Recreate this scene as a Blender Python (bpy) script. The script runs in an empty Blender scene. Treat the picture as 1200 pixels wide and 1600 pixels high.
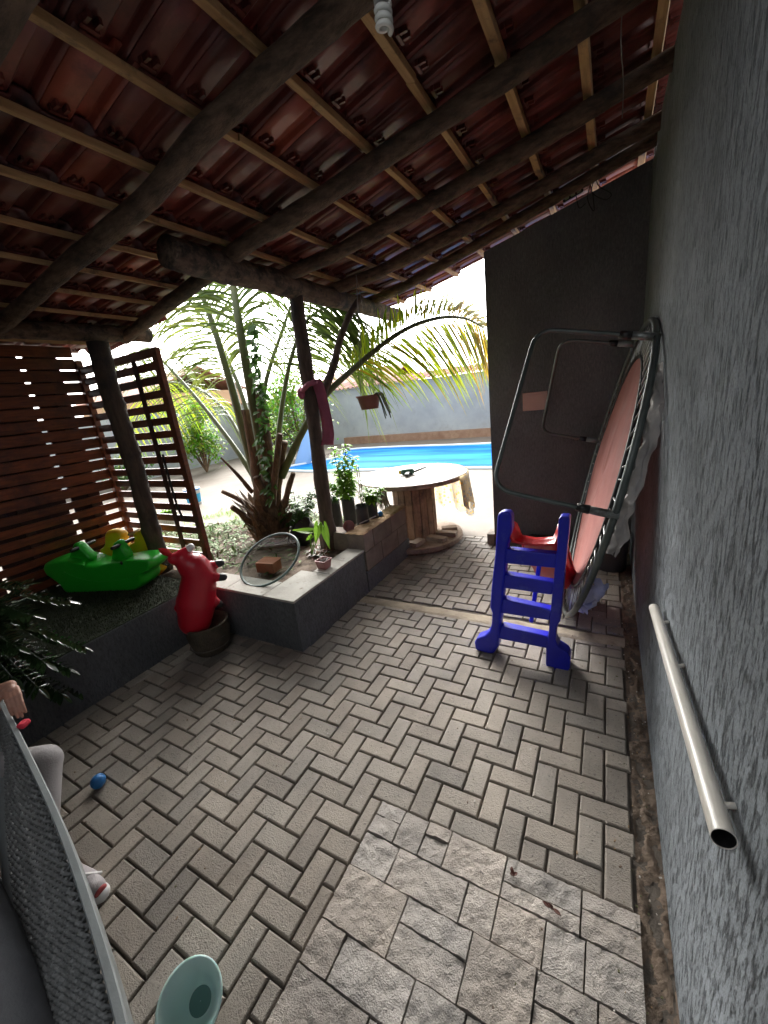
import bpy, math, random
from math import sin, cos, pi, radians, sqrt
from mathutils import Vector, Matrix, noise
random.seed(7)
S = bpy.context.scene
C = S.collection
R = random.random
U = random.uniform

# ------------------------------------------------------------------ camera
H = 1.9
F = 621.0
PITCH, ROLL, YAW = radians(16.05), radians(6.785), radians(30.22)
M3 = Matrix.Rotation(YAW, 3, 'Z') @ Matrix.Rotation(-PITCH, 3, 'X') @ Matrix.Rotation(ROLL, 3, 'Y')
right, fwd, up = M3.col[0].copy(), M3.col[1].copy(), M3.col[2].copy()
cam_data = bpy.data.cameras.new('camera')
cam = bpy.data.objects.new('camera', cam_data)
C.objects.link(cam)
cm = Matrix.Identity(4)
for i in range(3):
    cm[i][0] = right[i]; cm[i][1] = up[i]; cm[i][2] = -fwd[i]
cm[2][3] = H
cam.matrix_world = cm
cam_data.sensor_fit = 'VERTICAL'
cam_data.sensor_height = 36.0
cam_data.lens = F / 1600 * 36.0
cam_data.clip_start = 0.02
cam_data.clip_end = 500
S.camera = cam
S.render.resolution_x = 768; S.render.resolution_y = 1024

# ------------------------------------------------------------------ light
SUN_EL, SUN_AZ = 32.0, -38.0          # azimuth measured from +Y towards +X
w = bpy.data.worlds.new('World'); S.world = w; w.use_nodes = True
nt = w.node_tree
for n in list(nt.nodes): nt.nodes.remove(n)
sky = nt.nodes.new('ShaderNodeTexSky'); sky.sky_type = 'NISHITA'; sky.sun_disc = False
sky.sun_elevation = radians(SUN_EL); sky.sun_rotation = radians(SUN_AZ)
sky.dust_density = 4.0; sky.air_density = 1.0
hs = nt.nodes.new('ShaderNodeHueSaturation'); hs.inputs['Saturation'].default_value = 0.12
bg = nt.nodes.new('ShaderNodeBackground'); bg.inputs['Strength'].default_value = 0.15
wo = nt.nodes.new('ShaderNodeOutputWorld')
nt.links.new(sky.outputs[0], hs.inputs['Color']); nt.links.new(hs.outputs[0], bg.inputs['Color'])
nt.links.new(bg.outputs[0], wo.inputs[0])
sl = bpy.data.lights.new('sun', 'SUN'); sl.energy = 1.5; sl.angle = radians(45); sl.color = (1, .96, .9)
so = bpy.data.objects.new('sun', sl); C.objects.link(so)
sd = Vector((cos(radians(SUN_EL)) * sin(radians(SUN_AZ)), cos(radians(SUN_EL)) * cos(radians(SUN_AZ)), sin(radians(SUN_EL))))
so.rotation_euler = sd.to_track_quat('Z', 'Y').to_euler(); so.location = sd * 30
S.view_settings.view_transform = 'Standard'
S.view_settings.look = 'None'
S.view_settings.gamma = 1.0
S.view_settings.exposure = 2.5
S.render.engine = 'CYCLES'
S.cycles.max_bounces = 8; S.cycles.diffuse_bounces = 6; S.cycles.transparent_max_bounces = 12

# ------------------------------------------------------------------ helpers
def ray(u, v): return right * ((u - 600) / F) + fwd + up * ((800 - v) / F)
def hit(u, v, axis, val):
    d = ray(u, v); o = Vector((0, 0, H)); t = (val - o[axis]) / d[axis]
    return o + d * t
def AX(u, v, x): return hit(u, v, 0, x)
def AY(u, v, y): return hit(u, v, 1, y)
def AZ(u, v, z): return hit(u, v, 2, z)
def AP(u, v, p, n):
    d = ray(u, v); o = Vector((0, 0, H)); return o + d * ((Vector(p) - o).dot(n) / d.dot(n))

class MB:
    """collects geometry for ONE mesh object"""
    def __init__(s): s.v = []; s.f = []; s.c = []
    def add(s, vs, fs, col=(1, 1, 1)):
        o = len(s.v); s.v += [tuple(p) for p in vs]
        for f in fs: s.f.append(tuple(i + o for i in f)); s.c.append(col)
    def box(s, c, d, rot=None, col=(1, 1, 1)):
        x, y, z = [k / 2 for k in d]; vs = []
        for i in (-1, 1):
            for j in (-1, 1):
                for k in (-1, 1):
                    p = Vector((i * x, j * y, k * z))
                    if rot: p = rot @ p
                    vs.append(p + Vector(c))
        s.add(vs, [(0, 1, 3, 2), (4, 6, 7, 5), (0, 4, 5, 1), (2, 3, 7, 6), (0, 2, 6, 4), (1, 5, 7, 3)], col)
        return s
    def b2(s, lo, hi, col=(1, 1, 1)):
        return s.box([(a + b) / 2 for a, b in zip(lo, hi)], [abs(b - a) for a, b in zip(lo, hi)], None, col)
    def beam(s, a, b, wd, ht, upv=(0, 0, 1), col=(1, 1, 1)):
        a = Vector(a); b = Vector(b); d = (b - a); L = d.length; d.normalize()
        x = d.cross(Vector(upv)).normalized(); z = x.cross(d)
        m = Matrix((x, d, z)).transposed()
        return s.box((a + b) / 2, (wd, L, ht), m, col)
    def tube(s, pts, rad, n=10, closed=False, cap=True, col=(1, 1, 1), wob=0.0, ws=4.0):
        pts = [Vector(p) for p in pts]; N = len(pts)
        if not hasattr(rad, '__len__'): rad = [rad] * N
        prev = None; vs = []
        for i, p in enumerate(pts):
            if closed: t = pts[(i + 1) % N] - pts[i - 1]
            else: t = pts[min(i + 1, N - 1)] - pts[max(i - 1, 0)]
            t.normalize()
            if prev is None:
                a = Vector((0, 0, 1)) if abs(t.z) < .9 else Vector((1, 0, 0)); x = t.cross(a).normalized()
            else:
                x = (prev - t * prev.dot(t)).normalized()
            prev = x; y = t.cross(x)
            for k in range(n):
                an = 2 * pi * k / n; r = rad[i]
                if wob:
                    q = p + (x * cos(an) + y * sin(an)) * r
                    r *= 1 + wob * noise.noise(q * ws)
                vs.append(p + (x * cos(an) + y * sin(an)) * r)
        fs = []
        for i in range(N if closed else N - 1):
            j = (i + 1) % N
            for k in range(n):
                l = (k + 1) % n; fs.append((i * n + k, i * n + l, j * n + l, j * n + k))
        if cap and not closed:
            fs.append(tuple(range(n - 1, -1, -1))); fs.append(tuple((N - 1) * n + k for k in range(n)))
        s.add(vs, fs, col); return s
    def lathe(s, prof, c=(0, 0, 0), n=28, m=None, col=(1, 1, 1)):
        vs = []; c = Vector(c); P = len(prof)
        for k in range(n):
            a = 2 * pi * k / n
            for r, z in prof:
                p = Vector((r * cos(a), r * sin(a), z))
                if m: p = m @ p
                vs.append(p + c)
        fs = []
        for k in range(n):
            l = (k + 1) % n
            for i in range(P - 1): fs.append((k * P + i, l * P + i, l * P + i + 1, k * P + i + 1))
        s.add(vs, fs, col); return s
    def prism(s, poly, off, col=(1, 1, 1)):
        """poly: list of 3D points, off: extrusion vector"""
        n = len(poly); off = Vector(off)
        vs = [Vector(p) for p in poly] + [Vector(p) + off for p in poly]
        fs = [tuple(range(n)), tuple(range(2 * n - 1, n - 1, -1))]
        for i in range(n):
            j = (i + 1) % n; fs.append((j, i, n + i, n + j))
        s.add(vs, fs, col); return s
    def ell(s, c, r, m=None, nu=16, nv=10, col=(1, 1, 1)):
        prof = [(max(1e-4, cos(a)), sin(a)) for a in [(-pi / 2 + pi * i / nv) for i in range(nv + 1)]]
        vs = []; c = Vector(c)
        for k in range(nu):
            a = 2 * pi * k / nu
            for q, z in prof:
                p = Vector((q * cos(a) * r[0], q * sin(a) * r[1], z * r[2]))
                if m: p = m @ p
                vs.append(p + c)
        P = nv + 1; fs = []
        for k in range(nu):
            l = (k + 1) % nu
            for i in range(nv): fs.append((k * P + i, l * P + i, l * P + i + 1, k * P + i + 1))
        s.add(vs, fs, col); return s
    def caps(s, a, b, ra, rb, n=24):
        a = Vector(a); b = Vector(b); d = (b - a); L = d.length
        q = d.to_track_quat('Z', 'Y').to_matrix(); prof = []
        for i in range(7):
            t = -pi / 2 + pi / 2 * i / 6; prof.append((max(1e-4, ra * cos(t)), ra * sin(t)))
        for i in range(7):
            t = pi / 2 * i / 6; prof.append((max(1e-4, rb * cos(t)), L + rb * sin(t)))
        return s.lathe(prof, a, n, q)
    def leaf(s, base, d, upv, L, W, droop=.2, col=(1, 1, 1), seg=4, fold=.15, tip=1.0):
        base = Vector(base); d = Vector(d).normalized(); upv = Vector(upv)
        sx = d.cross(upv)
        if sx.length < 1e-3: sx = d.cross(Vector((1, 0, .3)))
        sx.normalize(); nn = sx.cross(d); vs = []
        for i in range(seg + 1):
            t = i / seg
            wd = W * (sin(pi * min(1, (t * .86 + .1))) ** .8) * (1 if i < seg else .15)
            c = base + d * (L * t) + Vector((0, 0, -1)) * (droop * L * t * t)
            vs += [c - sx * wd / 2 + nn * fold * wd, c, c + sx * wd / 2 + nn * fold * wd]
        fs = []
        for i in range(seg):
            a = i * 3; fs += [(a, a + 1, a + 4, a + 3), (a + 1, a + 2, a + 5, a + 4)]
        s.add(vs, fs, col)
    def build(s, name, mat, parent=None, smooth=False, bevel=0, bseg=2, auto=None, solid=0):
        me = bpy.data.meshes.new(name); me.from_pydata(s.v, [], s.f)
        at = me.color_attributes.new('Col', 'FLOAT_COLOR', 'CORNER')
        buf = []
        for f, c in zip(s.f, s.c):
            for _ in f: buf += [c[0], c[1], c[2], 1]
        at.data.foreach_set('color', buf)
        me.materials.append(mat)
        if smooth: me.polygons.foreach_set('use_smooth', [True] * len(me.polygons))
        me.update()
        if auto is not None:
            me.polygons.foreach_set('use_smooth', [True] * len(me.polygons)); me.set_sharp_from_angle(angle=radians(auto))
        o = bpy.data.objects.new(name, me); C.objects.link(o)
        if parent is not None: adopt(o, parent)
        if solid:
            m = o.modifiers.new('Solid', 'SOLIDIFY'); m.thickness = solid; m.offset = 0
        if bevel:
            m = o.modifiers.new('Bevel', 'BEVEL'); m.width = bevel; m.segments = bseg; m.limit_method = 'ANGLE'; m.angle_limit = radians(35)
            m.harden_normals = False
        return o

def wloc(o):
    return Vector(o.location) if o.parent is None else Vector((0, 0, 0))
def adopt(o, p):
    o.parent = p; o.matrix_parent_inverse = Matrix.Translation(-wloc(p))
def tag(o, label=None, cat=None, group=None, kind=None):
    if label: o['label'] = label
    if cat: o['category'] = cat
    if group: o['group'] = group
    if kind: o['kind'] = kind
    return o
def thing(name, loc, label, cat, group=None):
    o = bpy.data.objects.new(name, None); C.objects.link(o); o.location = loc; o.empty_display_size = .1
    return tag(o, label, cat, group)
def struct(o): o['kind'] = 'structure'; return o
def remesh(o, vox, sm=4, fac=.5):
    # the voxel remesh drops the 'Col' tint layer, so its material must not read it
    m0 = o.data.materials[0]
    if m0.name + '_plain' in bpy.data.materials: mp_ = bpy.data.materials[m0.name + '_plain']
    else:
        mp_ = m0.copy(); mp_.name = m0.name + '_plain'
        for l in list(mp_.node_tree.links):
            if l.from_node.type == 'ATTRIBUTE':
                sk_ = l.to_socket; mp_.node_tree.links.remove(l); sk_.default_value = (1, 1, 1, 1)
    o.data.materials[0] = mp_
    m = o.modifiers.new('Remesh', 'REMESH'); m.mode = 'VOXEL'; m.voxel_size = vox; m.use_smooth_shade = True
    if sm:
        m = o.modifiers.new('Smooth', 'SMOOTH'); m.iterations = sm; m.factor = fac
    return o
def spline(pts, n=8):
    P = [Vector(p) for p in pts]; P = [P[0] * 2 - P[1]] + P + [P[-1] * 2 - P[-2]]; out = []
    for i in range(1, len(P) - 2):
        for k in range(n):
            t = k / n; a, b, c, d = P[i - 1], P[i], P[i + 1], P[i + 2]
            out.append(.5 * ((2 * b) + (c - a) * t + (2 * a - 5 * b + 4 * c - d) * t * t + (3 * b - a - 3 * c + d) * t ** 3))
    out.append(P[-2]); return out

def mat(name, col, rough=.7, col2=None, vs=6, bump=0, bs=40, stretch=None, metal=0, spec=.5, attr=True,
        trans=0, emit=0, dirt=None, ds=3, dlo=.5, dhi=.65, coat=0, sub=0, transl=0, rvar=0, vlo=.35, vhi=.65, bdist=.01):
    m = bpy.data.materials.new(name); m.use_nodes = True; n = m.node_tree; L = n.links
    b = n.nodes['Principled BSDF']
    tc = n.nodes.new('ShaderNodeTexCoord'); mp = n.nodes.new('ShaderNodeMapping')
    L.new(tc.outputs['Object'], mp.inputs['Vector'])
    if stretch: mp.inputs['Scale'].default_value = stretch
    def nz(scale, det=6, ro=.6, src=mp):
        q = n.nodes.new('ShaderNodeTexNoise'); q.inputs['Scale'].default_value = scale
        q.inputs['Detail'].default_value = det; q.inputs['Roughness'].default_value = ro
        L.new(src.outputs[0] if src is mp else src.outputs['Object'], q.inputs['Vector']); return q
    def rng(src, lo, hi, a=0, c=1):
        r = n.nodes.new('ShaderNodeMapRange'); r.inputs[1].default_value = lo; r.inputs[2].default_value = hi
        r.inputs[3].default_value = a; r.inputs[4].default_value = c; L.new(src, r.inputs[0]); return r.outputs[0]
    def mix(f, a, c, mode='MIX'):
        x = n.nodes.new('ShaderNodeMix'); x.data_type = 'RGBA'; x.blend_type = mode
        if isinstance(f, (int, float)): x.inputs[0].default_value = f
        else: L.new(f, x.inputs[0])
        for i, q in ((6, a), (7, c)):
            if isinstance(q, (tuple, list)): x.inputs[i].default_value = (*q[:3], 1)
            else: L.new(q, x.inputs[i])
        return x.outputs[2]
    cur = tuple(col)
    if col2:
        v = nz(vs); cur = mix(rng(v.outputs[0], vlo, vhi), tuple(col), tuple(col2))
    if dirt:
        v = nz(ds, 8, .7, tc); cur = mix(rng(v.outputs[0], dlo, dhi), cur, dirt)
    if attr:
        a = n.nodes.new('ShaderNodeAttribute'); a.attribute_name = 'Col'
        cur = mix(1.0, cur, a.outputs['Color'], 'MULTIPLY')
    if isinstance(cur, tuple): b.inputs['Base Color'].default_value = (*cur, 1)
    else: L.new(cur, b.inputs['Base Color'])
    b.inputs['Roughness'].default_value = rough
    if rvar:
        v = nz(vs * 1.7, 4); L.new(rng(v.outputs[0], .3, .7, rough - rvar, rough + rvar), b.inputs['Roughness'])
    b.inputs['Metallic'].default_value = metal
    b.inputs['Specular IOR Level'].default_value = spec
    b.inputs['Coat Weight'].default_value = coat
    if trans: b.inputs['Transmission Weight'].default_value = trans
    if sub:
        b.inputs['Subsurface Weight'].default_value = sub; b.inputs['Subsurface Radius'].default_value = (.02, .008, .004)
    if emit:
        b.inputs['Emission Color'].default_value = (*col, 1); b.inputs['Emission Strength'].default_value = emit
    if bump:
        q = nz(bs, 5, .65); bp = n.nodes.new('ShaderNodeBump'); bp.inputs['Strength'].default_value = bump
        bp.inputs['Distance'].default_value = bdist
        L.new(q.outputs[0], bp.inputs['Height']); L.new(bp.outputs[0], b.inputs['Normal'])
    if transl:
        o = n.nodes['Material Output']; t = n.nodes.new('ShaderNodeBsdfTranslucent'); ms = n.nodes.new('ShaderNodeMixShader')
        ms.inputs[0].default_value = transl
        if isinstance(cur, tuple): t.inputs[0].default_value = (*cur, 1)
        else: L.new(cur, t.inputs[0])
        L.new(b.outputs[0], ms.inputs[1]); L.new(t.outputs[0], ms.inputs[2]); L.new(ms.outputs[0], o.inputs[0])
    return m

m_log = mat('log_wood', (.06, .038, .025), .8, (.19, .12, .078), 6, 1, 30, (1.5, 5, 5), dirt=(.03, .024, .02), ds=4, dlo=.5, dhi=.7)
m_logz = mat('post_wood', (.05, .034, .025), .85, (.11, .078, .055), 5, .7, 26, (6, 6, 1), dirt=(.035, .03, .028), ds=4)
m_logy = mat('beam_bark', (.085, .055, .038), .85, (.19, .13, .09), 6, .9, 26, (5, 1.4, 5), dirt=(.035, .028, .024), ds=9, dlo=.48, dhi=.6)
m_batten = mat('batten_pine', (.36, .20, .085), .7, (.50, .31, .145), 6, .3, 60, (8, .8, 8), dirt=(.13, .08, .05), ds=7, dlo=.55, dhi=.7)
m_tile = mat('glazed_tile', (.14, .034, .027), .40, (.19, .05, .036), 5, .10, 30, dirt=(.06, .014, .013), ds=3, spec=.55, rvar=.06)
m_cement = mat('cement', (.36, .33, .29), .9, (.25, .23, .205), 3, .5, 40, dirt=(.14, .12, .10), ds=5, dlo=.55, dhi=.8)
m_strip = mat('mortar_strip', (.38, .32, .235), .92, (.27, .225, .165), 5, .7, 35, dirt=(.16, .12, .09), ds=7, dlo=.5, dhi=.75)
m_sand = mat('joint_sand', (.075, .062, .05), .95, (.12, .10, .08), 14, .8, 90)
m_soil = mat('garden_soil', (.125, .088, .062), .95, (.20, .15, .11), 12, 1, 60, dirt=(.06, .042, .03), ds=9)
m_deck = mat('pool_deck_concrete', (.175, .15, .122), .85, (.135, .11, .085), 1.3, .4, 30, dirt=(.11, .08, .05), ds=.8, dlo=.52, dhi=.75)
m_block = mat('grey_block', (.22, .185, .155), .93, (.15, .125, .105), 7, .9, 70, dirt=(.30, .26, .22), ds=5, dlo=.6, dhi=.8)
m_sandtop = mat('sandy_mortar', (.38, .25, .14), .95, (.25, .16, .09), 16, 1, 60)
m_cap = mat('cap_slab', (.42, .40, .355), .8, (.34, .32, .28), 6, .3, 50, dirt=(.15, .12, .09), ds=11, dlo=.58, dhi=.7)
m_slat = mat('varnished_slat', (.10, .022, .009), .34, (.19, .050, .015), 6, .25, 50, (9, 1, 9), dirt=(.05, .014, .01), ds=2)
m_slat2 = mat('dark_board', (.03, .009, .007), .6, (.045, .013, .009), 5, .2, 50, (8, 8, 1))
m_white = mat('painted_wall_white', (.34, .36, .36), .9, (.27, .29, .30), 1.2, .5, 25, dirt=(.24, .24, .23), ds=1.4, dlo=.55, dhi=.8)
m_brickline = mat('terracotta_curb', (.21, .12, .075), .9, (.27, .17, .115), 5, .4, 30, dirt=(.3, .2, .13), ds=2)
m_rooftile = mat('far_roof_tile', (.26, .11, .07), .85, (.33, .16, .11), 3, .3, 20)
m_fibre = mat('fibre_cement', (.32, .165, .125), .9, (.22, .12, .10), 2, .2, 20)
m_green = mat('plastic_green', (.018, .50, .025), .32, (.015, .40, .02), 3, .05, 90, spec=.5, sub=.1)
m_yellow = mat('plastic_yellow', (.85, .50, .015), .4, (.75, .42, .015), 4, .05, 90, sub=.1)
m_red = mat('vinyl_red', (.50, .008, .025), .36, (.42, .006, .02), 4, .06, 60, sub=.08)
m_redp = mat('plastic_red', (.55, .008, .012), .3, (.48, .006, .012), 4, .03, 60)
m_blue = mat('plastic_blue', (.008, .015, .50), .38, (.008, .012, .38), 4, .08, 80, dirt=(.05, .07, .48), ds=8, dlo=.56, dhi=.72, rvar=.08)
m_ballblue = mat('ball_blue', (.02, .19, .50), .5, (.02, .14, .4), 9, .1, 90)
m_black = mat('black_plastic', (.012, .012, .013), .4, (.02, .02, .02), 8, .1, 60)
m_horn = mat('horn_white', (.7, .68, .66), .4)
m_teal = mat('teal_plastic', (.58, .80, .76), .32, (.53, .76, .71), 4, .04, 50, sub=.15)
m_tealdark = mat('dark_teal', (.08, .2, .18), .25)
m_pipe = mat('pvc_pipe', (.66, .63, .57), .28, (.58, .55, .49), 8, .05, 30, dirt=(.4, .36, .3), ds=6, dlo=.6, dhi=.8)
m_galv = mat('galvanised_tube', (.30, .32, .31), .42, (.2, .22, .215), 9, .1, 60, metal=.55, dirt=(.12, .11, .1), ds=7)
m_rim = mat('rim_tube_green_grey', (.07, .085, .08), .4, (.11, .125, .12), 8, .1, 60, metal=.4)
m_spring = mat('spring_steel', (.42, .42, .42), .35, (.3, .3, .29), 12, 0, 40, metal=.9)
m_mat = mat('pink_jump_mat', (.40, .155, .13), .85, (.33, .125, .105), 5, .3, 120, (1, 1, 1), dirt=(.36, .17, .15), ds=3, transl=.25)
m_pad = mat('torn_pad_white', (.42, .39, .37), .6, (.30, .28, .275), 7, .5, 14)
m_padb = mat('torn_pad_blue', (.22, .25, .5), .6, (.35, .36, .55), 7, .5, 14)
m_spool = mat('spool_wood', (.19, .115, .07), .8, (.27, .175, .11), 6, .5, 50, (7, 7, 1), dirt=(.08, .05, .035), ds=4)
m_spooltop = mat('spool_top_wood', (.36, .28, .21), .8, (.26, .19, .14), 5, .5, 40, (1, 7, 7), dirt=(.15, .1, .07), ds=4)
m_cloth_w = mat('table_cloth_white', (.30, .28, .25), .7, (.20, .175, .15), 6, .3, 30)
m_clay = mat('clay_brick', (.42, .17, .09), .85, (.5, .23, .13), 9, .3, 40)
m_potbrown = mat('brown_pot', (.20, .075, .05), .6, (.25, .10, .07), 6, .1, 40)
m_pinkpot = mat('dusky_pink_pot', (.34, .15, .14), .6, (.28, .12, .115), 6, .1, 40)
m_bag = mat('grow_bag_black', (.018, .02, .02), .45, (.035, .037, .036), 9, .6, 20)
m_tub = mat('tub_black', (.012, .012, .012), .5)
m_leaf = mat('leaf_green', (.045, .11, .018), .42, (.07, .17, .025), 5, .1, 30, transl=.35)
m_leafl = mat('leaf_lime', (.14, .30, .025), .45, (.20, .36, .04), 6, .1, 30, transl=.45)
m_palm = mat('palm_leaflet', (.075, .105, .02), .42, (.11, .14, .03), 3, .1, 30, transl=.32)
m_rachis = mat('palm_petiole', (.055, .075, .02), .5, (.10, .115, .036), 4, .15, 30, (6, 6, 1))
m_fibrebrown = mat('palm_fibre', (.075, .042, .022), .9, (.17, .105, .055), 7, 1, 40, (7, 7, 1), dirt=(.05, .03, .02), ds=6)
m_zz = mat('glossy_dark_leaf', (.014, .03, .011), .16, (.025, .048, .016), 6, .05, 30, coat=1)
m_turf = mat('artificial_turf', (.013, .021, .007), .95, (.022, .032, .010), 10, .8, 120)
m_litter = mat('leaf_litter', (.07, .11, .035), .75, (.13, .16, .07), 9, .2, 40)
m_bluewater = mat('pool_water', (.004, .10, .38), .7, (.02, .22, .55), .55, .2, 1.6, (.35, 2.2, 1), spec=0.02, bdist=.05, vlo=.42, vhi=.62)
m_poolrim = mat('pool_rim', (.55, .62, .68), .5)
m_glassrim = mat('green_rubber_rim', (.07, .11, .10), .35, (.14, .20, .18), 8, .1, 50)
m_panel = mat('beige_panel', (.50, .33, .28), .6, (.45, .30, .26), 5)
m_cable = mat('cable_black', (.012, .012, .012), .6)
m_wire = mat('wire_grey', (.2, .18, .16), .6)
m_bulb = mat('bulb_glass', (.72, .72, .68), .25, spec=.6)
m_bulbbase = mat('bulb_base', (.35, .35, .34), .4)
m_greyrail = mat('grey_rail', (.22, .24, .24), .45, (.22, .235, .235), 12, .15, 60, dirt=(.18, .19, .185), ds=9, dlo=.55, dhi=.8)
m_weave = mat('grey_cord', (.24, .245, .24), .75, (.15, .153, .15), 30, .5, 120)
m_cushion = mat('grey_cushion', (.11, .115, .12), .9, (.17, .175, .185), 5, .4, 180)
m_trouser = mat('grey_trousers', (.34, .32, .32), .9, (.28, .265, .265), 7, .3, 150)
m_shirt = mat('dark_shirt', (.05, .06, .09), .9)
m_skin = mat('skin', (.42, .22, .155), .5, (.36, .18, .125), 14, .15, 120, sub=.15)
m_hair = mat('hair', (.02, .013, .01), .5)
m_shoe = mat('shoe_fabric', (.42, .385, .39), .85, (.34, .31, .315), 9, .4, 120)
m_shoered = mat('shoe_sole', (.30, .045, .045), .6)
m_pinkcloth = mat('pink_cloth', (.36, .10, .15), .9, (.28, .075, .12), 8, .4, 60)
m_bucket = mat('bucket_blue_white', (.62, .68, .72), .5)
m_bucketlbl = mat('bucket_label', (.02, .25, .42), .5)
m_greybin = mat('grey_bin', (.09, .09, .095), .5, (.12, .12, .12), 5)
m_tool = mat('tool_green', (.02, .075, .055), .4)
m_gold = mat('tool_yellow', (.55, .42, .05), .4)
m_steel = mat('tool_steel', (.35, .35, .35), .35, metal=.8)
m_basket = mat('woven_sack', (.10, .078, .052), .9, (.06, .047, .033), 12, 1, 70)
m_deadleaf = mat('dead_leaf', (.09, .03, .02), .8)

# rough grooved render (grafiato) for the big walls
def grafiato(name, c1, c2, depth=1.0, sc=1.0, zs=.2, lo=.36, hi=.56):
    m = bpy.data.materials.new(name); m.use_nodes = True; n = m.node_tree; L = n.links; b = n.nodes['Principled BSDF']
    tc = n.nodes.new('ShaderNodeTexCoord')
    def N(scale, st, det=5, ro=.6, dist=0):
        mp = n.nodes.new('ShaderNodeMapping'); mp.inputs['Scale'].default_value = st; L.new(tc.outputs['Object'], mp.inputs[0])
        q = n.nodes.new('ShaderNodeTexNoise'); q.inputs['Scale'].default_value = scale; q.inputs['Detail'].default_value = det
        q.inputs['Roughness'].default_value = ro; q.inputs['Distortion'].default_value = dist; L.new(mp.outputs[0], q.inputs[0]); return q
    g = N(72 * sc, (1, 1, zs), 10, .8, .15); h = N(240 * sc, (1, 1, .45), 4, .7); big = N(1.6, (1, 1, .6), 5)
    r = n.nodes.new('ShaderNodeMapRange'); r.inputs[1].default_value = lo; r.inputs[2].default_value = hi; L.new(g.outputs[0], r.inputs[0])
    x = n.nodes.new('ShaderNodeMix'); x.data_type = 'RGBA'; x.inputs[6].default_value = (*c2, 1); x.inputs[7].default_value = (*c1, 1)
    rh = n.nodes.new('ShaderNodeMapRange'); rh.inputs[1].default_value = .35; rh.inputs[2].default_value = .62; rh.inputs[3].default_value = .45; L.new(h.outputs[0], rh.inputs[0])
    mm = n.nodes.new('ShaderNodeMath'); mm.operation = 'MULTIPLY'; L.new(r.outputs[0], mm.inputs[0]); L.new(rh.outputs[0], mm.inputs[1]); L.new(mm.outputs[0], x.inputs[0])
    y = n.nodes.new('ShaderNodeMix'); y.data_type = 'RGBA'; y.blend_type = 'MULTIPLY'; y.inputs[0].default_value = 1
    r2 = n.nodes.new('ShaderNodeMapRange'); r2.inputs[1].default_value = .3; r2.inputs[2].default_value = .7; r2.inputs[3].default_value = .62; r2.inputs[4].default_value = 1.1
    L.new(big.outputs[0], r2.inputs[0]); L.new(x.outputs[2], y.inputs[6]); L.new(r2.outputs[0], y.inputs[7])
    L.new(y.outputs[2], b.inputs['Base Color']); b.inputs['Roughness'].default_value = .8
    add = n.nodes.new('ShaderNodeMath'); add.operation = 'MULTIPLY_ADD'; add.inputs[1].default_value = .25
    L.new(h.outputs[0], add.inputs[0]); L.new(r.outputs[0], add.inputs[2])
    bp = n.nodes.new('ShaderNodeBump'); bp.inputs['Strength'].default_value = depth; bp.inputs['Distance'].default_value = .006
    L.new(add.outputs[0], bp.inputs['Height']); L.new(bp.outputs[0], b.inputs['Normal'])
    return m
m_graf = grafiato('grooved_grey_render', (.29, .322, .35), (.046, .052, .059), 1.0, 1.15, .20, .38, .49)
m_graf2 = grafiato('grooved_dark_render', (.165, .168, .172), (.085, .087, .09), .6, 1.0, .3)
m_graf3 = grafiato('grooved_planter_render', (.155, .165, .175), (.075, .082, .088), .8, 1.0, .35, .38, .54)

# paver concrete
def paver_mat(name, c1, c2, speck, big=.9, bumpd=.004):
    m = bpy.data.materials.new(name); m.use_nodes = True; n = m.node_tree; L = n.links; b = n.nodes['Principled BSDF']
    tc = n.nodes.new('ShaderNodeTexCoord')
    def N(scale, det=6, ro=.65):
        q = n.nodes.new('ShaderNodeTexNoise'); q.inputs['Scale'].default_value = scale; q.inputs['Detail'].default_value = det
        q.inputs['Roughness'].default_value = ro; L.new(tc.outputs['Object'], q.inputs[0]); return q
    def rg(s_, a, c, d=0, e=1):
        r = n.nodes.new('ShaderNodeMapRange'); r.inputs[1].default_value = a; r.inputs[2].default_value = c
        r.inputs[3].default_value = d; r.inputs[4].default_value = e; L.new(s_, r.inputs[0]); return r.outputs[0]
    def mx(f, a, c, mode='MIX'):
        x = n.nodes.new('ShaderNodeMix'); x.data_type = 'RGBA'; x.blend_type = mode
        if isinstance(f, (int, float)): x.inputs[0].default_value = f
        else: L.new(f, x.inputs[0])
        for i, q in ((6, a), (7, c)):
            if isinstance(q, tuple): x.inputs[i].default_value = (*q, 1)
            else: L.new(q, x.inputs[i])
        return x.outputs[2]
    a = N(3); f = N(75, 3, .7); g = N(190, 2); st = N(1.1, 7)
    cur = mx(rg(a.outputs[0], .35, .65), c1, c2)
    cur = mx(rg(f.outputs[0], .60, .70), cur, speck)
    cur = mx(rg(st.outputs[0], .5, .72, 0, .55), cur, (c1[0] * .45, c1[1] * .42, c1[2] * .40))
    spt = N(38, 2, .5); cur = mx(rg(spt.outputs[0], .735, .76, 0, .8), cur, (.42, .40, .36))
    at = n.nodes.new('ShaderNodeAttribute'); at.attribute_name = 'Col'
    cur = mx(1.0, cur, at.outputs['Color'], 'MULTIPLY'); L.new(cur, b.inputs['Base Color'])
    b.inputs['Roughness'].default_value = .78
    ad = n.nodes.new('ShaderNodeMath'); ad.operation = 'ADD'; L.new(f.outputs[0], ad.inputs[0]); L.new(g.outputs[0], ad.inputs[1])
    bp = n.nodes.new('ShaderNodeBump'); bp.inputs['Strength'].default_value = .55; bp.inputs['Distance'].default_value = bumpd
    L.new(ad.outputs[0], bp.inputs['Height']); L.new(bp.outputs[0], b.inputs['Normal']); return m
m_paver = paver_mat('paver_concrete', (.30, .262, .218), (.215, .19, .162), (.075, .064, .053), bumpd=.008)
m_stone = paver_mat('split_stone', (.40, .355, .31), (.30, .272, .245), (.16, .145, .135), bumpd=.013)

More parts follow.
